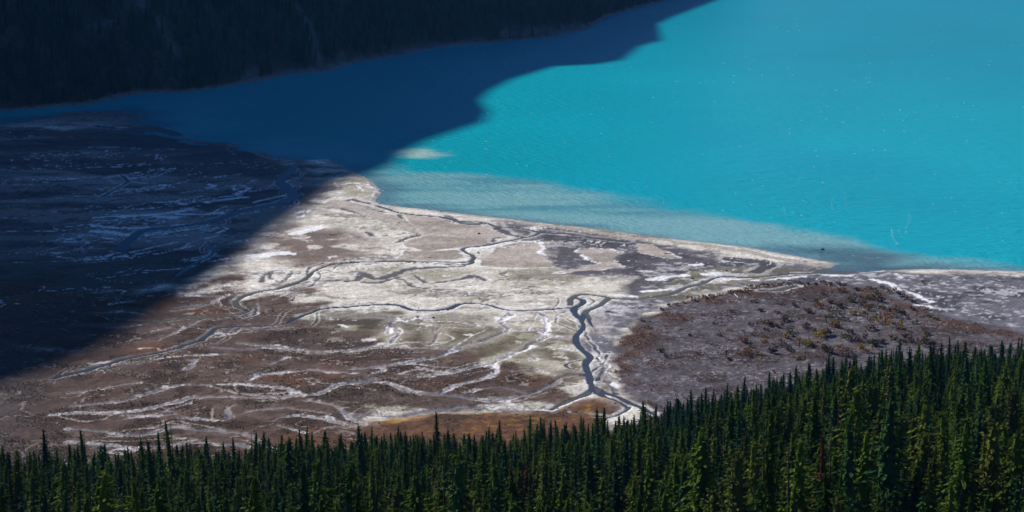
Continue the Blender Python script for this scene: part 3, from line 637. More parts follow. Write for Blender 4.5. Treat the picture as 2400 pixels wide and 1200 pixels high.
# ------------------------------------------------------------------ conifers
def conifer(seed, h=16.0, rad=2.2, bare=.04, levels=34, per=7, power=.85, droop=.35, ragged=.3, leafs=11, lw_=.22):
    r_ = np.random.default_rng(seed); V = []; Fq = []
    lean = r_.normal(0, .0035, 2)
    for k in range(levels):
        t = bare + (1-bare)*(k+r_.uniform(-.3, .3))/levels; t = min(max(t, bare), .985)
        z = t*h; rr = rad*(1-t)**power*(1 if t > .18 else .75+t)+.12
        for j in range(per if t < .85 else 4):
            az = 2*math.pi*(j+r_.uniform(-.4, .4))/per + k*2.4
            L = rr*r_.uniform(1-ragged*1.4, 1+ragged*.8)
            if r_.random() < ragged*.25: continue
            ca, sa = math.cos(az), math.sin(az); dz = -droop*L*r_.uniform(.4, 1.4) + (.25*L if t > .8 else 0)
            for q in range(leafs):
                s = .22+.78*(q+r_.uniform(0, 1))/leafs
                c = np.array([lean[0]*z*8+ca*L*s, lean[1]*z*8+sa*L*s, z+dz*s*s*.9+.10*L*s])
                ll = (.16+.13*(1-s))*L*r_.uniform(.8, 1.3)+.12; w = ll*lw_*r_.uniform(.9, 1.4)+.05
                sw = r_.uniform(-.8, .8)*(1.15-s*.6)
                d = np.array([math.cos(az+sw), math.sin(az+sw), -droop*.9+r_.uniform(-.35, .2)]); d /= np.linalg.norm(d)
                side = np.cross(d, [0, 0, 1.0]); side /= np.linalg.norm(side)+1e-9
                up_ = np.cross(side, d); ro = r_.uniform(-.9, .9); side = side*math.cos(ro)+up_*math.sin(ro)
                b = len(V); V += [c-d*ll*.35, c+side*w+d*.05*ll, c+d*ll*.65, c-side*w+d*.05*ll]; Fq.append((b, b+1, b+2, b+3))
    # dense inner twigs round the stem
    nz, na = 26, 11
    for k in range(nz):
        t = bare+.02+(.93-bare)*k/nz; z = t*h
        for j in range(na):
            a = 6.283*(j+r_.uniform(-.3, .3))/na; rc = rad*.40*(1-t)**power*r_.uniform(.75, 1.15)+.05; hh = h/nz*r_.uniform(.9, 1.5)
            e = np.array([math.cos(a), math.sin(a), 0]); g = np.array([-math.sin(a), math.cos(a), 0])*rc*.40; o3 = np.array([lean[0]*z*8, lean[1]*z*8, 0]); b = len(V)
            V += [o3+e*rc*.35+[0, 0, z+hh], o3+e*rc*.9+g+[0, 0, z+hh*.25], o3+e*rc*1.15+[0, 0, z-hh*.35], o3+e*rc*.9-g+[0, 0, z+hh*.25]]; Fq.append((b, b+1, b+2, b+3))
    # leader
    b = len(V); tip = np.array([lean[0]*h*8, lean[1]*h*8, h])
    for a in (0, 2.1, 4.2):
        e = np.array([math.cos(a), math.sin(a), 0])*.10; b = len(V)
        V += [tip-[0, 0, 1.4]-e*1.2, tip-[0, 0, .8]+e, tip, tip-[0, 0, .8]-e]; Fq.append((b, b+1, b+2, b+3))
    return np.array(V), np.array(Fq)

def trunk_mesh(name, h, r0, mat):
    V = []; Fq = []; ns = 7
    zs = [-.8, .4, h*.3, h*.65, h*.96]
    for i, z in enumerate(zs):
        r = r0*(1.35 if i == 0 else 1.1 if i == 1 else 1-z/h)+.015
        for a in range(ns): V.append((r*math.cos(2*math.pi*a/ns), r*math.sin(2*math.pi*a/ns), z))
    for i in range(len(zs)-1):
        for a in range(ns): Fq.append((i*ns+a, i*ns+(a+1) % ns, (i+1)*ns+(a+1) % ns, (i+1)*ns+a))
    return mesh_np(name, V, Fq, mat, smooth=True)

SPECIES = [  # name, form words, build arguments, material
 ('spruce_tree', 'slender spire-topped', dict(h=16, rad=1.9, levels=36, ragged=.34, power=.72), M_NEEDLE),
 ('spruce_tree', 'ragged narrow', dict(h=16, rad=2.2, levels=30, ragged=.52, power=.66), M_NEEDLE),
 ('spruce_tree', 'dense conical', dict(h=16, rad=2.55, levels=36, ragged=.28, per=8, power=.7), M_NEEDLE),
 ('fir_tree', 'blue-green columnar', dict(h=16, rad=1.6, levels=40, ragged=.25, power=.7, droop=.2), M_NEEDLE_BLUE),
 ('spruce_tree', 'broad drooping', dict(h=16, rad=2.9, levels=32, ragged=.4, per=8, droop=.5, power=.64), M_NEEDLE),
 ('pine_tree', 'round-topped olive', dict(h=15, rad=2.4, levels=30, ragged=.4, power=.5, droop=-.1, bare=.12, per=7), M_NEEDLE_OLIVE),
 ('spruce_tree', 'dark crooked-topped', dict(h=16, rad=2.2, levels=32, ragged=.46, power=.62), M_NEEDLE_BLUE),
]
crown_me = []; trunk_me = []
for i, (nm, form, kw, mat) in enumerate(SPECIES):
    V, Fq = conifer(100+i, **kw); crown_me.append(mesh_np('crown', V, Fq, mat)); trunk_me.append(trunk_mesh('trunk', kw['h'], .2, M_BARK))
Vr, Fr = conifer(140, h=15, rad=1.9, levels=26, ragged=.5); crown_red = mesh_np('crown', Vr, Fr, M_NEEDLE_RED)

# sites: jittered hexagonal scatter over the hillside, then a coarse depth sort to find what shows
pts = []
y = 232.0; row = 0
while y < 930:
    stp = 3.7 if y > 520 else 4.4 if y > 420 else 5.2
    half = 20+y*.315
    xs = np.arange(-half, half, stp)+(row % 2)*stp/2
    pts.append(np.stack([xs+rng.uniform(-1.5, 1.5, len(xs)), y+rng.uniform(-1.5, 1.5, len(xs))], 1)); y += stp*.9; row += 1
pts = np.vstack(pts)
de = np.interp(pts[:, 0]/pts[:, 1], eb_b, eb_d)
en = (fbm(pts[:, 0], pts[:, 1], 18, 3, 81)-.5)*26
keep = (pts[:, 1] < de+en) & (rng.random(len(pts)) < np.where(de-pts[:, 1] < 25, .45, .43+.75*fbm(pts[:, 0], pts[:, 1], 22, 3, 83)))
pts = pts[keep]; de = de[keep]
pz = hill_z(pts[:, 0], pts[:, 1]); pz = np.where(pz < .5, .5, pz)-.15
nT = len(pts)
sp_id = rng.choice(7, nT, p=[.24, .19, .17, .12, .10, .08, .10])
hs = np.clip(rng.normal(1.0, .23, nT), .5, 1.6)*np.where(rng.random(nT) < .07, 1.25, 1)*np.interp(pts[:, 1], [300, 450, 560, 700], [1.42, 1.3, 1.05, .9])*np.where((de-pts[:, 1] < 30) & (rng.random(nT) < .4), rng.uniform(.5, .8, nT), 1)
hs = np.where(rng.random(nT) < .12, hs*.6, hs)
ws = (.35+.65*hs)*rng.uniform(.95, 1.4, nT); rot = rng.uniform(0, 6.283, nT)
back_right = (pts[:, 1] > 600) & (pts[:, 0]/pts[:, 1] > .08)
sp_id = np.where(back_right & (rng.random(nT) < .75), np.where(rng.random(nT) < .5, 3, 6), sp_id)
radm = np.array([s[2]['rad'] for s in SPECIES])[sp_id]*ws
ut, vt = to_px(pts[:, 0], pts[:, 1], pz+16*hs); ub, vb = to_px(pts[:, 0], pts[:, 1], pz); wpx = radm*F_PX/pts[:, 1]
IDB = np.full((400, 800), -1, np.int32)                       # id buffer, 3 photograph pixels to a cell
for i in np.argsort(-pts[:, 1]):
    y0, y1 = int(vt[i]/3), int(vb[i]/3)
    for yy in range(max(y0, 0), min(y1, 399)+1):
        k = wpx[i]*(yy-y0+.5)/max(y1-y0, 1)*.8
        a, b = int((ut[i]-k)/3), int((ut[i]+k)/3)+1
        if b > 0 and a < 800: IDB[yy, max(a, 0):min(b, 800)] = i
seen = np.bincount(IDB[IDB >= 0].ravel(), minlength=nT)
big = np.argsort(-seen)[:296]; big = big[seen[big] > 0]

ORD = ['first', 'second', 'third', 'fourth', 'fifth', 'sixth', 'seventh', 'eighth', 'ninth', 'tenth', 'eleventh', 'twelfth', 'thirteenth', 'fourteenth', 'fifteenth', 'sixteenth', 'seventeenth', 'eighteenth', 'nineteenth']
TENS = {2: 'twent', 3: 'thirt', 4: 'fort', 5: 'fift', 6: 'sixt', 7: 'sevent', 8: 'eight', 9: 'ninet'}
def ordinal(n):
    if n <= 19: return ORD[n-1]
    h_ = '' if n < 100 else ('hundred-and-' if n > 100 else 'hundredth')
    n2 = n % 100 if n >= 100 else n
    if n == 100: return 'hundredth'
    if n2 <= 19 and n2 > 0: return h_+ORD[n2-1]
    return h_+TENS[n2//10]+('ieth' if n2 % 10 == 0 else 'y-'+ORD[n2 % 10-1])

def copy_into(src_mesh, name, parent):
    return add(name, src_mesh, parent)

ROWS = [('along the bottom edge', 1130, 9999), ('in the middle forest belt', 1060, 1130), ('in the upper forest', 0, 1060)]
tree_src = {}
rows_of = {}
for i in big:
    for rname, lo, hi in ROWS:
        if lo <= vt[i] < hi: rows_of.setdefault(rname, []).append(i)
red_px = [(1258, 1060), (1495, 1045), (1978, 1010)]
red_ids = [int(big[np.argmin(np.hypot(ut[big]-a, vt[big]-b))]) for a, b in red_px]
for rname, ids in rows_of.items():
    ids = sorted(ids, key=lambda i: ut[i])
    for n, i in enumerate(ids):
        nm, form, kw, mat = SPECIES[sp_id[i]]
        red = i in red_ids
        o = bpy.data.objects.new(nm, None); COL.objects.link(o); o.empty_display_size = .5
        o.location = (pts[i, 0], pts[i, 1], pz[i]); o.rotation_euler = (rng.normal(0, .022), rng.normal(0, .022), rot[i]); o.scale = (ws[i], ws[i], hs[i])
        size = 'tall ' if hs[i] > 1.2 else 'short ' if hs[i] < .75 else ''
        kindw = nm.replace('_tree', '')
        if red: lab = 'dying conifer with rusty red needles, ' + ['left one in mid forest', 'middle one below the river fork', 'right one below the shrub fan'][red_ids.index(i)]
        else: lab = f'{size}{form} green {kindw}, {ordinal(n+1)} from the left {rname}'.replace('blue-green columnar green', 'blue-green columnar').replace('olive green pine', 'olive pine')
        tag(o, lab, 'tree', 'conifers of the foreground forest')
        copy_into(trunk_me[sp_id[i]], 'trunk', o)
        cr = copy_into(crown_red if red else crown_me[sp_id[i]], 'crown', o)
        if not red: tree_src.setdefault(int(sp_id[i]), cr)

def scatter_object(name, P, rotz, scl, idx, sources):
    """one object that sets copies of the source crowns on its points"""
    me = mesh_np(name, P, np.zeros((0, 3), np.int32)) if False else bpy.data.meshes.new(name)
    me.vertices.add(len(P)); me.vertices.foreach_set('co', np.asarray(P, np.float32).ravel())
    def at(nm, ty, key, v): a = me.attributes.new(nm, ty, 'POINT'); a.data.foreach_set(key, np.asarray(v).ravel())
    rv = np.zeros((len(P), 3), np.float32); rv[:, 2] = rotz
    at('rotv', 'FLOAT_VECTOR', 'vector', rv); at('sclv', 'FLOAT_VECTOR', 'vector', np.asarray(scl, np.float32)); at('pick', 'INT', 'value', np.asarray(idx, np.int32))
    o = add(name, me)
    ng = bpy.data.node_groups.new(name, 'GeometryNodeTree')
    ng.interface.new_socket('Geometry', in_out='INPUT', socket_type='NodeSocketGeometry'); ng.interface.new_socket('Geometry', in_out='OUTPUT', socket_type='NodeSocketGeometry')
    gi = ng.nodes.new('NodeGroupInput'); go = ng.nodes.new('NodeGroupOutput')
    iop = ng.nodes.new('GeometryNodeInstanceOnPoints'); jn = ng.nodes.new('GeometryNodeJoinGeometry')
    for s in reversed(sources):                               # join stacks the last link first
        ob = ng.nodes.new('GeometryNodeObjectInfo'); ob.inputs['Object'].default_value = s; ob.inputs['As Instance'].default_value = True
        ng.links.new(ob.outputs['Geometry'], jn.inputs[0])
    def named(nm, ty): n = ng.nodes.new('GeometryNodeInputNamedAttribute'); n.data_type = ty; n.inputs['Name'].default_value = nm; return n.outputs['Attribute']
    ng.links.new(gi.outputs[0], iop.inputs['Points']); ng.links.new(jn.outputs[0], iop.inputs['Instance'])
    iop.inputs['Pick Instance'].default_value = True
    ng.links.new(named('pick', 'INT'), iop.inputs['Instance Index']); ng.links.new(named('rotv', 'FLOAT_VECTOR'), iop.inputs['Rotation']); ng.links.new(named('sclv', 'FLOAT_VECTOR'), iop.inputs['Scale'])
    ng.links.new(iop.outputs[0], go.inputs[0])
    md = o.modifiers.new('scatter', 'NODES'); md.node_group = ng
    return o

src_keys = sorted(tree_src); remap = {k: n for n, k in enumerate(src_keys)}
rest = np.setdiff1d(np.arange(nT), big)
S3 = np.stack([ws, ws, hs], 1)
o = scatter_object('conifer_forest', np.column_stack([pts, pz])[rest], rot[rest], S3[rest], [remap.get(int(s), 0) for s in sp_id[rest]], [tree_src[k] for k in src_keys])
tag(o, 'dense mass of smaller green conifers filling the foreground hillside', 'forest', kind='stuff')

# the wood on the shadowed mountainside
nM = 15000
a_ = rng.uniform(fl[1]*.6, fl[-1], nM); t_ = .007+rng.random(nM)**1.0*.235
ai = np.clip(a_/fl[-1]*(MC-1), 0, MC-1.001); i0 = ai.astype(int); fa_ = ai-i0
ti = np.interp(t_, mt, np.arange(MR)); j0 = np.clip(ti.astype(int), 0, MR-2); ftj = ti-j0
M3 = MV[:MR*MC].reshape(MR, MC, 3)
w4 = lambda a, b, c, d: (a*(1-fa_)[:, None]+b*fa_[:, None])*(1-ftj)[:, None] + (c*(1-fa_)[:, None]+d*fa_[:, None])*ftj[:, None]
MPt = w4(M3[j0, i0], M3[j0, i0+1], M3[j0+1, i0], M3[j0+1, i0+1])
gmg = gm[:MR*MC].reshape(MR, MC)
mu_, mv_ = to_px(MPt[:, 0], MPt[:, 1], MPt[:, 2])
ok = (gmg[j0, i0] < rng.uniform(.1, .8, nM)) & (mv_ > -60) & (mu_ > -150) & (rng.random(nM) < .35+1.1*fbm(MPt[:, 0], MPt[:, 1], 30, 3, 91))
MPt = MPt[ok]; k = len(MPt); sc_ = rng.uniform(.5, 1.15, k)
o = scatter_object('mountain_wood', MPt-[0, 0, .3], rng.uniform(0, 6.28, k), np.stack([sc_*1.15, sc_*1.15, sc_], 1), rng.choice([remap[3], remap[6]], k), [tree_src[q] for q in src_keys])
tag(o, 'dark conifer wood on the shaded mountainside across the lake', 'wood', kind='stuff')

# ------------------------------------------------------------------ shrubs of the gravel fan
def shrub_mesh(seed, mat, n=150, wide=1.0):
    r_ = np.random.default_rng(seed); V = []; Fq = []
    cl = [(r_.normal(0, .5)*wide, r_.normal(0, .5)*wide, r_.uniform(.25, .75), r_.uniform(.25, .5)) for _ in range(7)]
    for _ in range(n):
        cx, cy, cz, cr = cl[r_.integers(7)]
        p = r_.normal(0, 1, 3); p /= np.linalg.norm(p); c = np.array([cx, cy, cz])+p*cr*r_.uniform(.5, 1)*[1, 1, .9]; c[2] = max(c[2], .05)
        d = r_.normal(0, 1, 3)+[0, 0, .6]; d /= np.linalg.norm(d); s = np.cross(d, r_.normal(0, 1, 3)); s /= np.linalg.norm(s)+1e-9
        L = r_.uniform(.10, .22); w = L*.5; b = len(V); V += [c-d*L, c+s*w, c+d*L, c-s*w]; Fq.append((b, b+1, b+2, b+3))
    return mesh_np('foliage', V, Fq, mat)
def stem_mesh(seed):
    r_ = np.random.default_rng(seed); V = []; Fq = []
    for _ in range(7):
        a = r_.uniform(0, 6.28); e = np.array([math.cos(a)*r_.uniform(.2, .7), math.sin(a)*r_.uniform(.2, .7), r_.uniform(.4, .9)]); s = np.array([-math.sin(a), math.cos(a), 0])*.025
        t = np.array([math.cos(a), math.sin(a), 0])*.025; b = len(V)
        V += [s, t, -s, e]; Fq += [(b, b+1, b+3, b+3), (b+1, b+2, b+3, b+3), (b+2, b, b+3, b+3)]
    V = np.array(V); V[V[:, 2] == 0, 2] = -.12
    return mesh_np('stem', V, np.array(Fq)[:, :3], M_BARK)
SHM = {k: [shrub_mesh(200+10*q+n, m, 170, [1, 1.2, .85][n]) for n in range(3)] for q, (k, m) in enumerate(M_SHRUB.items())}
STM = [stem_mesh(300+n) for n in range(3)]
SH = [  # pixel in the fan crop, width in metres, colour
 (1350,950,8,'yellow'),(1640,740,8,'olive'),(1245,815,7,'orange'),(1400,810,7,'brown'),(1330,835,6,'brown'),(1500,860,6,'yellow'),(1690,915,7,'orange'),(1800,950,8,'yellow'),(1170,955,7,'brown'),(1030,905,6,'olive'),
 (1000,945,6,'brown'),(965,852,4,'orange'),(1180,850,6,'brown'),(1380,875,6,'olive'),(735,1060,5,'orange'),(880,1060,4,'yellow'),(1060,1000,6,'olive'),(1270,1015,8,'yellow'),(1440,1035,7,'olive'),(1570,1045,7,'brown'),
 (1620,965,6,'brown'),(1940,925,4,'olive'),(1870,750,5,'orange'),(1560,790,6,'brown'),(1760,700,5,'orange'),(1000,1075,6,'brown'),(1180,1080,8,'olive'),(620,970,3,'orange'),(540,930,4,'brown'),(140,1125,4,'olive'),
 (1110,1180,4,'yellow'),(1550,1115,6,'yellow'),(1920,780,4,'brown'),(2000,830,5,'orange'),(2030,885,6,'olive'),(1480,990,6,'brown'),(1860,1020,5,'brown'),(1780,1040,6,'olive'),(1910,825,4,'brown'),(1840,855,5,'olive'),
 (1700,820,7,'olive'),(1780,840,6,'brown'),(1580,850,5,'yellow'),(1450,905,5,'olive'),(870,920,4,'yellow'),(910,940,5,'brown'),(790,940,4,'brown'),(885,975,4,'brown'),(960,975,2,'yellow'),(800,1015,4,'brown'),
 (870,1025,3,'orange'),(1040,1025,4,'yellow'),(1220,985,5,'olive'),(1310,1005,6,'brown'),(1120,1060,5,'orange'),(1230,1085,6,'yellow'),(1040,1110,6,'brown'),(930,1130,6,'brown'),(770,1145,6,'orange'),(700,1150,3,'yellow'),
 (780,1090,3,'yellow'),(210,1165,4,'brown'),(1310,1130,6,'brown'),(1420,1120,6,'orange'),(1480,1150,6,'brown'),(1640,1080,6,'olive'),(1700,1060,5,'brown'),(1990,965,3,'yellow'),(1880,890,3,'orange'),(1750,870,6,'orange'),
 (1650,880,5,'olive'),(1600,830,5,'orange'),(1690,770,6,'brown'),(1520,735,5,'brown'),(1480,770,5,'olive'),(1340,780,5,'brown'),(1230,780,5,'olive'),(1080,800,4,'brown'),(1150,760,3,'brown'),(1000,790,3,'brown'),
 (800,775,4,'brown'),(850,835,4,'brown'),(1310,725,4,'brown'),(1430,700,5,'orange'),(1530,690,5,'brown'),(1610,680,5,'orange'),(1700,670,4,'brown'),(1820,715,4,'brown'),(1990,640,4,'brown'),(2010,1000,5,'olive'),
 (2020,1060,6,'olive'),(1940,1060,5,'brown'),(1290,640,4,'brown'),(1240,650,3,'brown'),(1330,650,4,'orange'),(1400,652,3,'orange'),(1440,655,3,'yellow'),(700,700,4,'orange'),(740,690,4,'orange'),(780,675,4,'yellow'),
 (820,668,4,'orange'),(860,660,4,'orange'),(900,655,3,'brown'),(940,655,4,'yellow'),(985,652,3,'brown'),(1030,652,4,'orange'),(1080,648,3,'brown'),(1130,648,4,'orange'),(1180,650,3,'brown'),(730,710,3,'brown'),
 (500,735,4,'brown'),(440,750,4,'orange'),(370,760,4,'brown'),(250,795,4,'orange'),(200,800,3,'brown'),(560,725,3,'orange'),(640,710,4,'brown'),(480,745,3,'orange'),(310,780,3,'orange'),(150,830,3,'brown'),
 (630,1180,4,'brown'),(500,1080,3,'brown'),(350,1010,3,'brown'),(300,900,3,'orange'),(450,870,3,'brown'),(20,910,3,'brown'),(60,960,3,'orange'),(640,850,3,'brown'),(560,1010,3,'brown'),(420,1140,3,'orange'),
]
adj = {'brown': 'leafless brown', 'yellow': 'golden yellow', 'orange': 'rust-orange', 'olive': 'olive-green'}
SHRUBS = [(*c3((a, b))[0], w, k) for a, b, w, k in SH]
order = {}
def side_word(u, v):
    cu = 'left third' if u < 1720 else 'middle' if u < 1960 else 'right third'
    cv = 'top rim' if v < 690 else 'upper half' if v < 755 else 'lower half' if v < 815 else 'foot'
    return f'{cv} of the gravel fan, {cu}'
cells = {}
for n, (u, v, w, k) in enumerate(SHRUBS): cells.setdefault((k, side_word(u, v)), []).append(n)
shrub_label = {}
for (k, wd), ids in cells.items():
    ids = sorted(ids, key=lambda n: SHRUBS[n][0])
    for q, n in enumerate(ids):
        pre = {True: 'big ', False: ''}[SHRUBS[n][2] >= 7]
        shrub_label[n] = f'{pre}{adj[k]} willow shrub, ' + (f'{ordinal(q+1)} from left, ' if len(ids) > 1 else '') + wd
for n, (u, v, w, k) in enumerate(SHRUBS):
    x, y = px(u, v, .6); z = float(gsample(Z, x, y))
    o = bpy.data.objects.new('willow_shrub', None); COL.objects.link(o)
    s = w/1.8*random.uniform(.85, 1.1); o.location = (x, y, z-.03); o.scale = (s, s, s*random.uniform(.75, 1.0)); o.rotation_euler = (0, 0, random.uniform(0, 6.28))
    tag(o, shrub_label[n], 'shrub', 'willow shrubs on the gravel fan')
    add('stem', STM[n % 3], o); add('foliage', SHM[k][n % 3], o)

# young conifers standing alone on the fan
SAP = [(605,1165,6.5),(1195,850,3.5),(1355,895,3),(1310,925,4),(1245,930,3),(1600,895,3.5),(1860,860,3),(1910,1035,4),(1440,880,3.5),(1780,1185,6),(1160,1185,5),(1120,1090,4),(1190,1060,4),(1320,1150,5),(1660,1100,4),(1535,830,3)]
for n, (a, b, h_) in enumerate(SAP):
    u, v = c3((a, b))[0]; x, y = px(u, v, .6); z = float(gsample(Z, x, y))
    o = bpy.data.objects.new('young_conifer', None); COL.objects.link(o); s = h_/16
    wd = s*(.8 if n else .55); o.location = (x, y, z-.02); o.scale = (wd, wd, s); o.rotation_euler = (0, 0, n*1.3)
    tag(o, 'thin bare dead sapling standing alone on the grey gravel fan' if n == 0 else f'small dark young conifer on the fan, {ordinal(1+sum(q[0] < a for q in SAP[1:]))} from left among the saplings', 'tree', 'young conifers on the gravel fan')
    add('trunk', trunk_me[3], o); add('crown', crown_me[1 if n == 0 else 3], o)

# ------------------------------------------------------------------ scrub that nobody could count
def scrub(name, label, n, area, hmin, hmax, mats, seed, leaf=4, wide=.8):
    r_ = np.random.default_rng(seed)
    jj = r_.integers(0, R-1, n*6); ii = r_.integers(0, C-1, n*6)
    w_ = area[jj, ii]; ok = r_.random(n*6) < w_; jj, ii = jj[ok][:n], ii[ok][:n]; n = len(jj)
    P = np.stack([X[jj, ii]+r_.uniform(-.4, .4, n), Y[jj, ii]+r_.uniform(-.8, .8, n), Z[jj, ii]], 1)
    hh = r_.uniform(hmin, hmax, n)*(.5+fbm(P[:, 0], P[:, 1], 10, 3, seed+1))
    V = []; mi_ = np.repeat(r_.choice(len(mats), n, p=[m_[1] for m_ in mats]), leaf)
    for q in range(leaf):
        az = r_.uniform(0, 6.283, n); ca, sa = np.cos(az), np.sin(az); ln = r_.uniform(.2, .9, n)*wide
        b0 = P + np.stack([r_.normal(0, .3, n)*hh, r_.normal(0, .3, n)*hh, np.full(n, -.05)], 1)
        top = b0 + np.stack([ca*ln*hh, sa*ln*hh, hh*r_.uniform(.6, 1.1, n)], 1); w = (hh*.33)
        s = np.stack([-sa*w, ca*w, 0*w], 1); mid = (b0+top)/2
        V.append(np.stack([b0, mid+s, top, mid-s], 1))
    V = np.stack(V, 1).reshape(-1, 3); Fq = np.arange(len(V)).reshape(-1, 4)
    me = mesh_np(name, V, Fq, mats[0][0])
    for m_ in mats[1:]: me.materials.append(m_[0])
    me.polygons.foreach_set('material_index', mi_.astype(np.int32))
    o = add(name, me); tag(o, label, 'scrub', kind='stuff'); return o
clearw = sst(.5, 3, riv)*sst(-.3, 2.0, wash)*sst(-.5, 1.5, wht)*(Z > .25)
MS = M_SHRUB
scrub('delta_scrub', 'low brown scrub covering the lower left part of the delta', 52000, BROWN*clearw*sst(.4, .62, n_mid)*(1-MEAD), .16, .55, [(MS['brown'], .72), (MS['orange'], .13), (MS['olive'], .13), (MS['yellow'], .02)], 401)
scrub('fan_scrub', 'sparse brown twigs over the grey gravel fan', 25000, FAN*sst(.40, .62, n_fine)*sst(.3, .6, n_mid)*clearw, .22, .85, [(MS['brown'], .6), (MS['orange'], .22), (MS['olive'], .14), (MS['yellow'], .04)], 402)
scrub('fan_rim_scrub', 'rusty scrub band along the left rim of the fan', 9000, rim, .25, .8, [(MS['orange'], .6), (MS['brown'], .4)], 403)
scrub('meadow_scrub', 'orange and yellow meadow scrub behind the foreground treetops', 12000, MEAD*sst(.35, .6, n_mid), .2, .6, [(MS['orange'], .55), (MS['brown'], .25), (MS['yellow'], .2)], 404)
scrub('red_scrub', 'reddish scrub patch on the white flats beside the shadow edge', 2200, RED*sst(.5, .62, n_fine), .2, .5, [(MS['brown'], .6), (MS['orange'], .4)], 405)

# ------------------------------------------------------------------ driftwood and rocks
def log_mesh(seed, mat):
    r_ = np.random.default_rng(seed); V = []; Fq = []; ns = 6
    st = np.linspace(-.5, .5, 6); bend = r_.normal(0, .02, 6)
    for i, t in enumerate(st):
        r = .045*(1-.45*(t+.5))*(1.5 if i == 0 else 1)
        for a in range(ns): V.append((t, bend[i]+r*math.cos(6.283*a/ns), .04+r*math.sin(6.283*a/ns)))
    for i in range(5):
        for a in range(ns): Fq.append((i*ns+a, i*ns+(a+1) % ns, (i+1)*ns+(a+1) % ns, (i+1)*ns+a))
    for a in range(5):                                        # root prongs and branch stubs
        an = 6.283*a/5; x0 = -.48 if a < 3 else .1+.15*a-.45; b = len(V)
        V += [(x0, .03*math.cos(an), .04+.03*math.sin(an)), (x0+.03, .03*math.cos(an+1), .04+.03*math.sin(an+1)), (x0-.05, .13*math.cos(an), .05+.12*abs(math.sin(an))), (x0+.0, .02*math.cos(an-1), .04)]
        Fq.append((b, b+1, b+2, b+3))
    return mesh_np('driftwood_log', V, Fq, mat)
LG = [log_mesh(501, M_WOOD), log_mesh(502, M_WOOD)]; LGD = log_mesh(503, M_WOODDARK)
LOGS = [ # end pixels, mesh, label
 (*c3((657,708),(690,745)), 0, 'long bleached driftwood log beside the small olive pond'), (*c3((1393,655),(1412,675)), 1, 'white log at the top rim of the fan beneath the river mouth'), (*c3((1326,648),(1331,664)), 0, 'short white log just left of the one at the fan rim'),
 (*c3((173,432),(222,433)), 2, 'dark wet log on the small tan sand sheet'), (*c4((1035,958),(1050,978)), 1, 'white log by the tight bend of the meandering stream'), (*c4((1715,452),(1770,456)), 2, 'dark log beside the reddish scrub patch'),
 (*c4((1450,915),(1475,888)), 0, 'pale log slanting on the brown scrub right of the bend'), (*c4((1315,990),(1330,983)), 2, 'small dark stump log above the long dark stream'), (*c4((1745,235),(1768,258)), 0, 'white log at the shadow edge near the beach'),
 (*c4((1520,660),(1535,672)), 2, 'dark snag log above the meander near the ring channel'), (*c4((1240,730),(1262,742)), 1, 'grey log by the left side of the ring channel'), (*c6((640,285),(655,278)), 2, 'dark log on the olive flat left of the white wash'),
 (*c6((525,280),(545,276)), 2, 'dark driftwood on the pale wash in mid delta'), (*c6((120,785),(130,790)), 0, 'short white log on the brown scrub left of the forked wash'), (*c6((770,962),(780,972)), 0, 'white log on the meadow above the treetops'),
 (*c6((1230,970),(1240,965)), 1, 'pale log on the orange meadow'), (*c5((1450,95),(1455,85)), 0, 'white log on the dark brown scrub in the left delta'), (*c5((1710,425),(1716,435)), 1, 'white log on the brown ground right of the forked wash'),
 (*c5((1030,220),(1040,230)), 0, 'pale log on the left brown plain'), (*c5((1520,140),(1535,130)), 1, 'thin pale log left of the white crust patch'), (*c5((1210,190),(1218,195)), 0, 'short pale log beside the left dry wash'), (*c5((1630,225),(1640,215)), 1, 'pale log below the curving dry wash'),
 (*c3((245,560),(258,564)), 2, 'small dark log on the shallow olive river bar'), (*c2((610,910),(635,912)), 2, 'dark stick on the tan bank by the S-bend'), (*c2((400,665),(412,672)), 2, 'dark driftwood on the inner sand sheet'),
 (*c3((570,980),(576,990)), 0, 'white log on the open gravel of the fan'), (*c3((680,765),(705,780)), 1, 'grey log on the fan below the pond log')]
for n, (p0, p1, k, lab) in enumerate(LOGS):
    a = np.array(px(*p0)); b = np.array(px(*p1)); L = float(np.clip(np.hypot(*(b-a)), 2.2, 13)); m_ = (a+b)/2; ang = math.atan2(b[1]-a[1], b[0]-a[0])
    o = add('driftwood_log', LGD if k == 2 else LG[k]); zz = float(gsample(Z, m_[0], m_[1]))
    o.location = (m_[0], m_[1], zz+.02); o.rotation_euler = (0, 0, ang); o.scale = (L, max(L*.6, 4.5), max(L*.6, 4.5))
    tag(o, lab, 'log', 'driftwood logs on the delta')
def rock_mesh(seed):
    r_ = np.random.default_rng(seed); V = []; Fq = []; nu, nv = 9, 6
    for j in range(nv):
        for i in range(nu):
            th = math.pi*(j+.3)/(nv-.4); ph = 6.283*i/nu; r = r_.uniform(.75, 1.15)
            V.append((r*math.sin(th)*math.cos(ph), .8*r*math.sin(th)*math.sin(ph), .6*r*math.cos(th)+.25))
    for j in range(nv-1):
        for i in range(nu): Fq.append((j*nu+i, (j+1)*nu+i, (j+1)*nu+(i+1) % nu, j*nu+(i+1) % nu))
    return mesh_np('boulder', V, Fq, M_ROCK)
for n, (p, s, lab) in enumerate([(c3((1282,404))[0], 1.3, 'lone dark boulder breaking the lake surface off the spit'), (c3((608,561))[0], .8, 'dark boulder in the olive river shallows'), (c3((368,615))[0], .9, 'dark boulder on the grey river bar'),
                                 (c2((968,748))[0], 1.0, 'black boulder on the large tan sand sheet'), (c2((702,588))[0], .6, 'small dark boulder on the first beach ridge')]):
    x, y = px(*p, .2); z = max(float(gsample(Z, x, y)), -.15)
    o = add('boulder', rock_mesh(600+n)); o.location = (x, y, z); o.scale = (s, s, s); tag(o, lab, 'boulder')

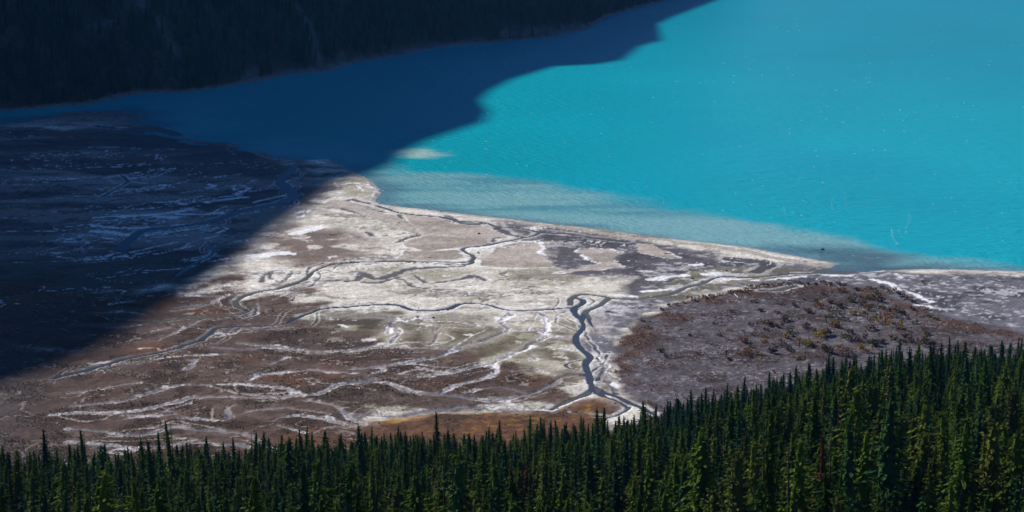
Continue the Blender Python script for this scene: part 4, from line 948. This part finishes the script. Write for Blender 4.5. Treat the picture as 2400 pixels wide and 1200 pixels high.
# ------------------------------------------------------------------ foam and painted-in sun glints on the lake
def foam_line(pts, lab, w=.35, seed=0):
    P = world_line(pts, .02, 10); r_ = np.random.default_rng(seed); V = []; Fq = []
    Q = np.vstack([a+(b-a)*t for a, b in zip(P[:-1], P[1:]) for t in np.linspace(0, 1, 9)[:-1]])
    for q in Q:
        if r_.random() < .45: continue
        for _ in range(2):
            c = q+r_.normal(0, [.5, 1.2]); a = r_.uniform(0, 6.28); l = r_.uniform(.15, .8)*w*1.3; d = np.array([math.cos(a)*l*.5, math.sin(a)*l]); s = np.array([-d[1], d[0]])*.3; b = len(V)
            V += [(*(c-d), .03), (*(c+s), .035), (*(c+d), .03), (*(c-s), .035)]; Fq.append((b, b+1, b+2, b+3))
    o = add('foam_streak', mesh_np('foam_streak', V, Fq, M_FOAM_GLINT)); tag(o, lab, 'foam', kind='stuff')
foam_line(c3((1350,45),(1345,80),(1355,125)), 'faint foam streak left of the paired streaks', .3, 1)
foam_line(c3((1445,-20),(1440,40),(1455,105)), 'foam streak in the middle of the right lake', .3, 2)
foam_line(c3((1535,5),(1520,60)), 'short foam streak near the lake middle right', .3, 3)
foam_line(c3((1770,250),(1775,310),(1795,345),(1812,362),(1790,372)), 'hooked white foam streak nearest the shore', .5, 4)
foam_line(c3((1815,260),(1830,300),(1850,325)), 'thin foam streak beside the hooked one', .35, 5)
foam_line(c3((1890,145),(1900,190),(1875,240),(1870,300)), 'long foam streak right of the hooked one', .4, 6)
foam_line(c3((1910,100),(1925,180)), 'foam streak above the long one', .3, 7)
foam_line(c3((2020,90),(2030,160)), 'foam streak near the right edge', .3, 8)
foam_line(c3((1010,100),(1015,150),(1040,180)), 'faint foam streak over the shoal edge', .3, 9)
foam_line(c3((1490,440),(1560,455),(1640,465),(1700,462)), 'white riffle line over the dark river mouth', .5, 10)
foam_line(c2((150,340),(200,370),(240,410),(300,450)), 'breaking wavelets at the tip of the flats by the shadow', .9, 11)
foam_line(c2((160,360),(215,400),(260,450)), 'second row of wavelets at the tip of the flats', .8, 12)
foam_line(c2((330,530),(480,545),(660,570),(850,595),(1000,612)), 'thin line of ripples lapping the first beach ridge', .35, 13)
r_ = np.random.default_rng(77); V = []; Fq = []  # small white flecks, painted in for sun glints on the water
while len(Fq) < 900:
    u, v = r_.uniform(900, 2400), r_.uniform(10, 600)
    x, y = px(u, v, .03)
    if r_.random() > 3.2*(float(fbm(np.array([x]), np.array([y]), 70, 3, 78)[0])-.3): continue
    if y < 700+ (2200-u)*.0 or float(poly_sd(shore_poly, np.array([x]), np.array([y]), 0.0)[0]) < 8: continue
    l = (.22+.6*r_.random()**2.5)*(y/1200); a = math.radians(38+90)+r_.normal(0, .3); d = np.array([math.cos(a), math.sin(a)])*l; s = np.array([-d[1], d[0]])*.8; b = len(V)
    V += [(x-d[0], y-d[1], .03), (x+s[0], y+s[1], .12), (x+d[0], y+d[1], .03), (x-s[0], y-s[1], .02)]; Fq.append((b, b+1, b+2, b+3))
o = add('glint_flecks', mesh_np('glint_flecks', V, Fq, M_FOAM_GLINT)); tag(o, 'scattered tiny white flecks painted in as sun glints on the open lake', 'painted glints', kind='stuff')

# ------------------------------------------------------------------ the valley air
hm, hnt, hb = new_mat('valley_air'); hnt.nodes.remove(hb)
pv = nd(hnt, 'ShaderNodeVolumePrincipled'); pv.inputs['Color'].default_value = (.14, .42, 1.0, 1); pv.inputs['Density'].default_value = HAZE; pv.inputs['Anisotropy'].default_value = 0.0
hnt.links.new(pv.outputs[0], hnt.nodes['Material Output'].inputs['Volume'])
hx, hy0, hy1, hz0, hz1 = 6500.0, -400.0, 8200.0, -11.0, 1700.0
hV = [(x, y, z) for x in (-hx, hx) for y in (hy0, hy1) for z in (hz0, hz1)]
hF = [(0, 1, 3, 2), (4, 6, 7, 5), (0, 4, 5, 1), (2, 3, 7, 6), (0, 2, 6, 4), (1, 5, 7, 3)]
o = add('haze', mesh_np('haze', hV, hF, hm)); tag(o, 'thin blue valley air over the lake and delta', 'haze', kind='stuff')
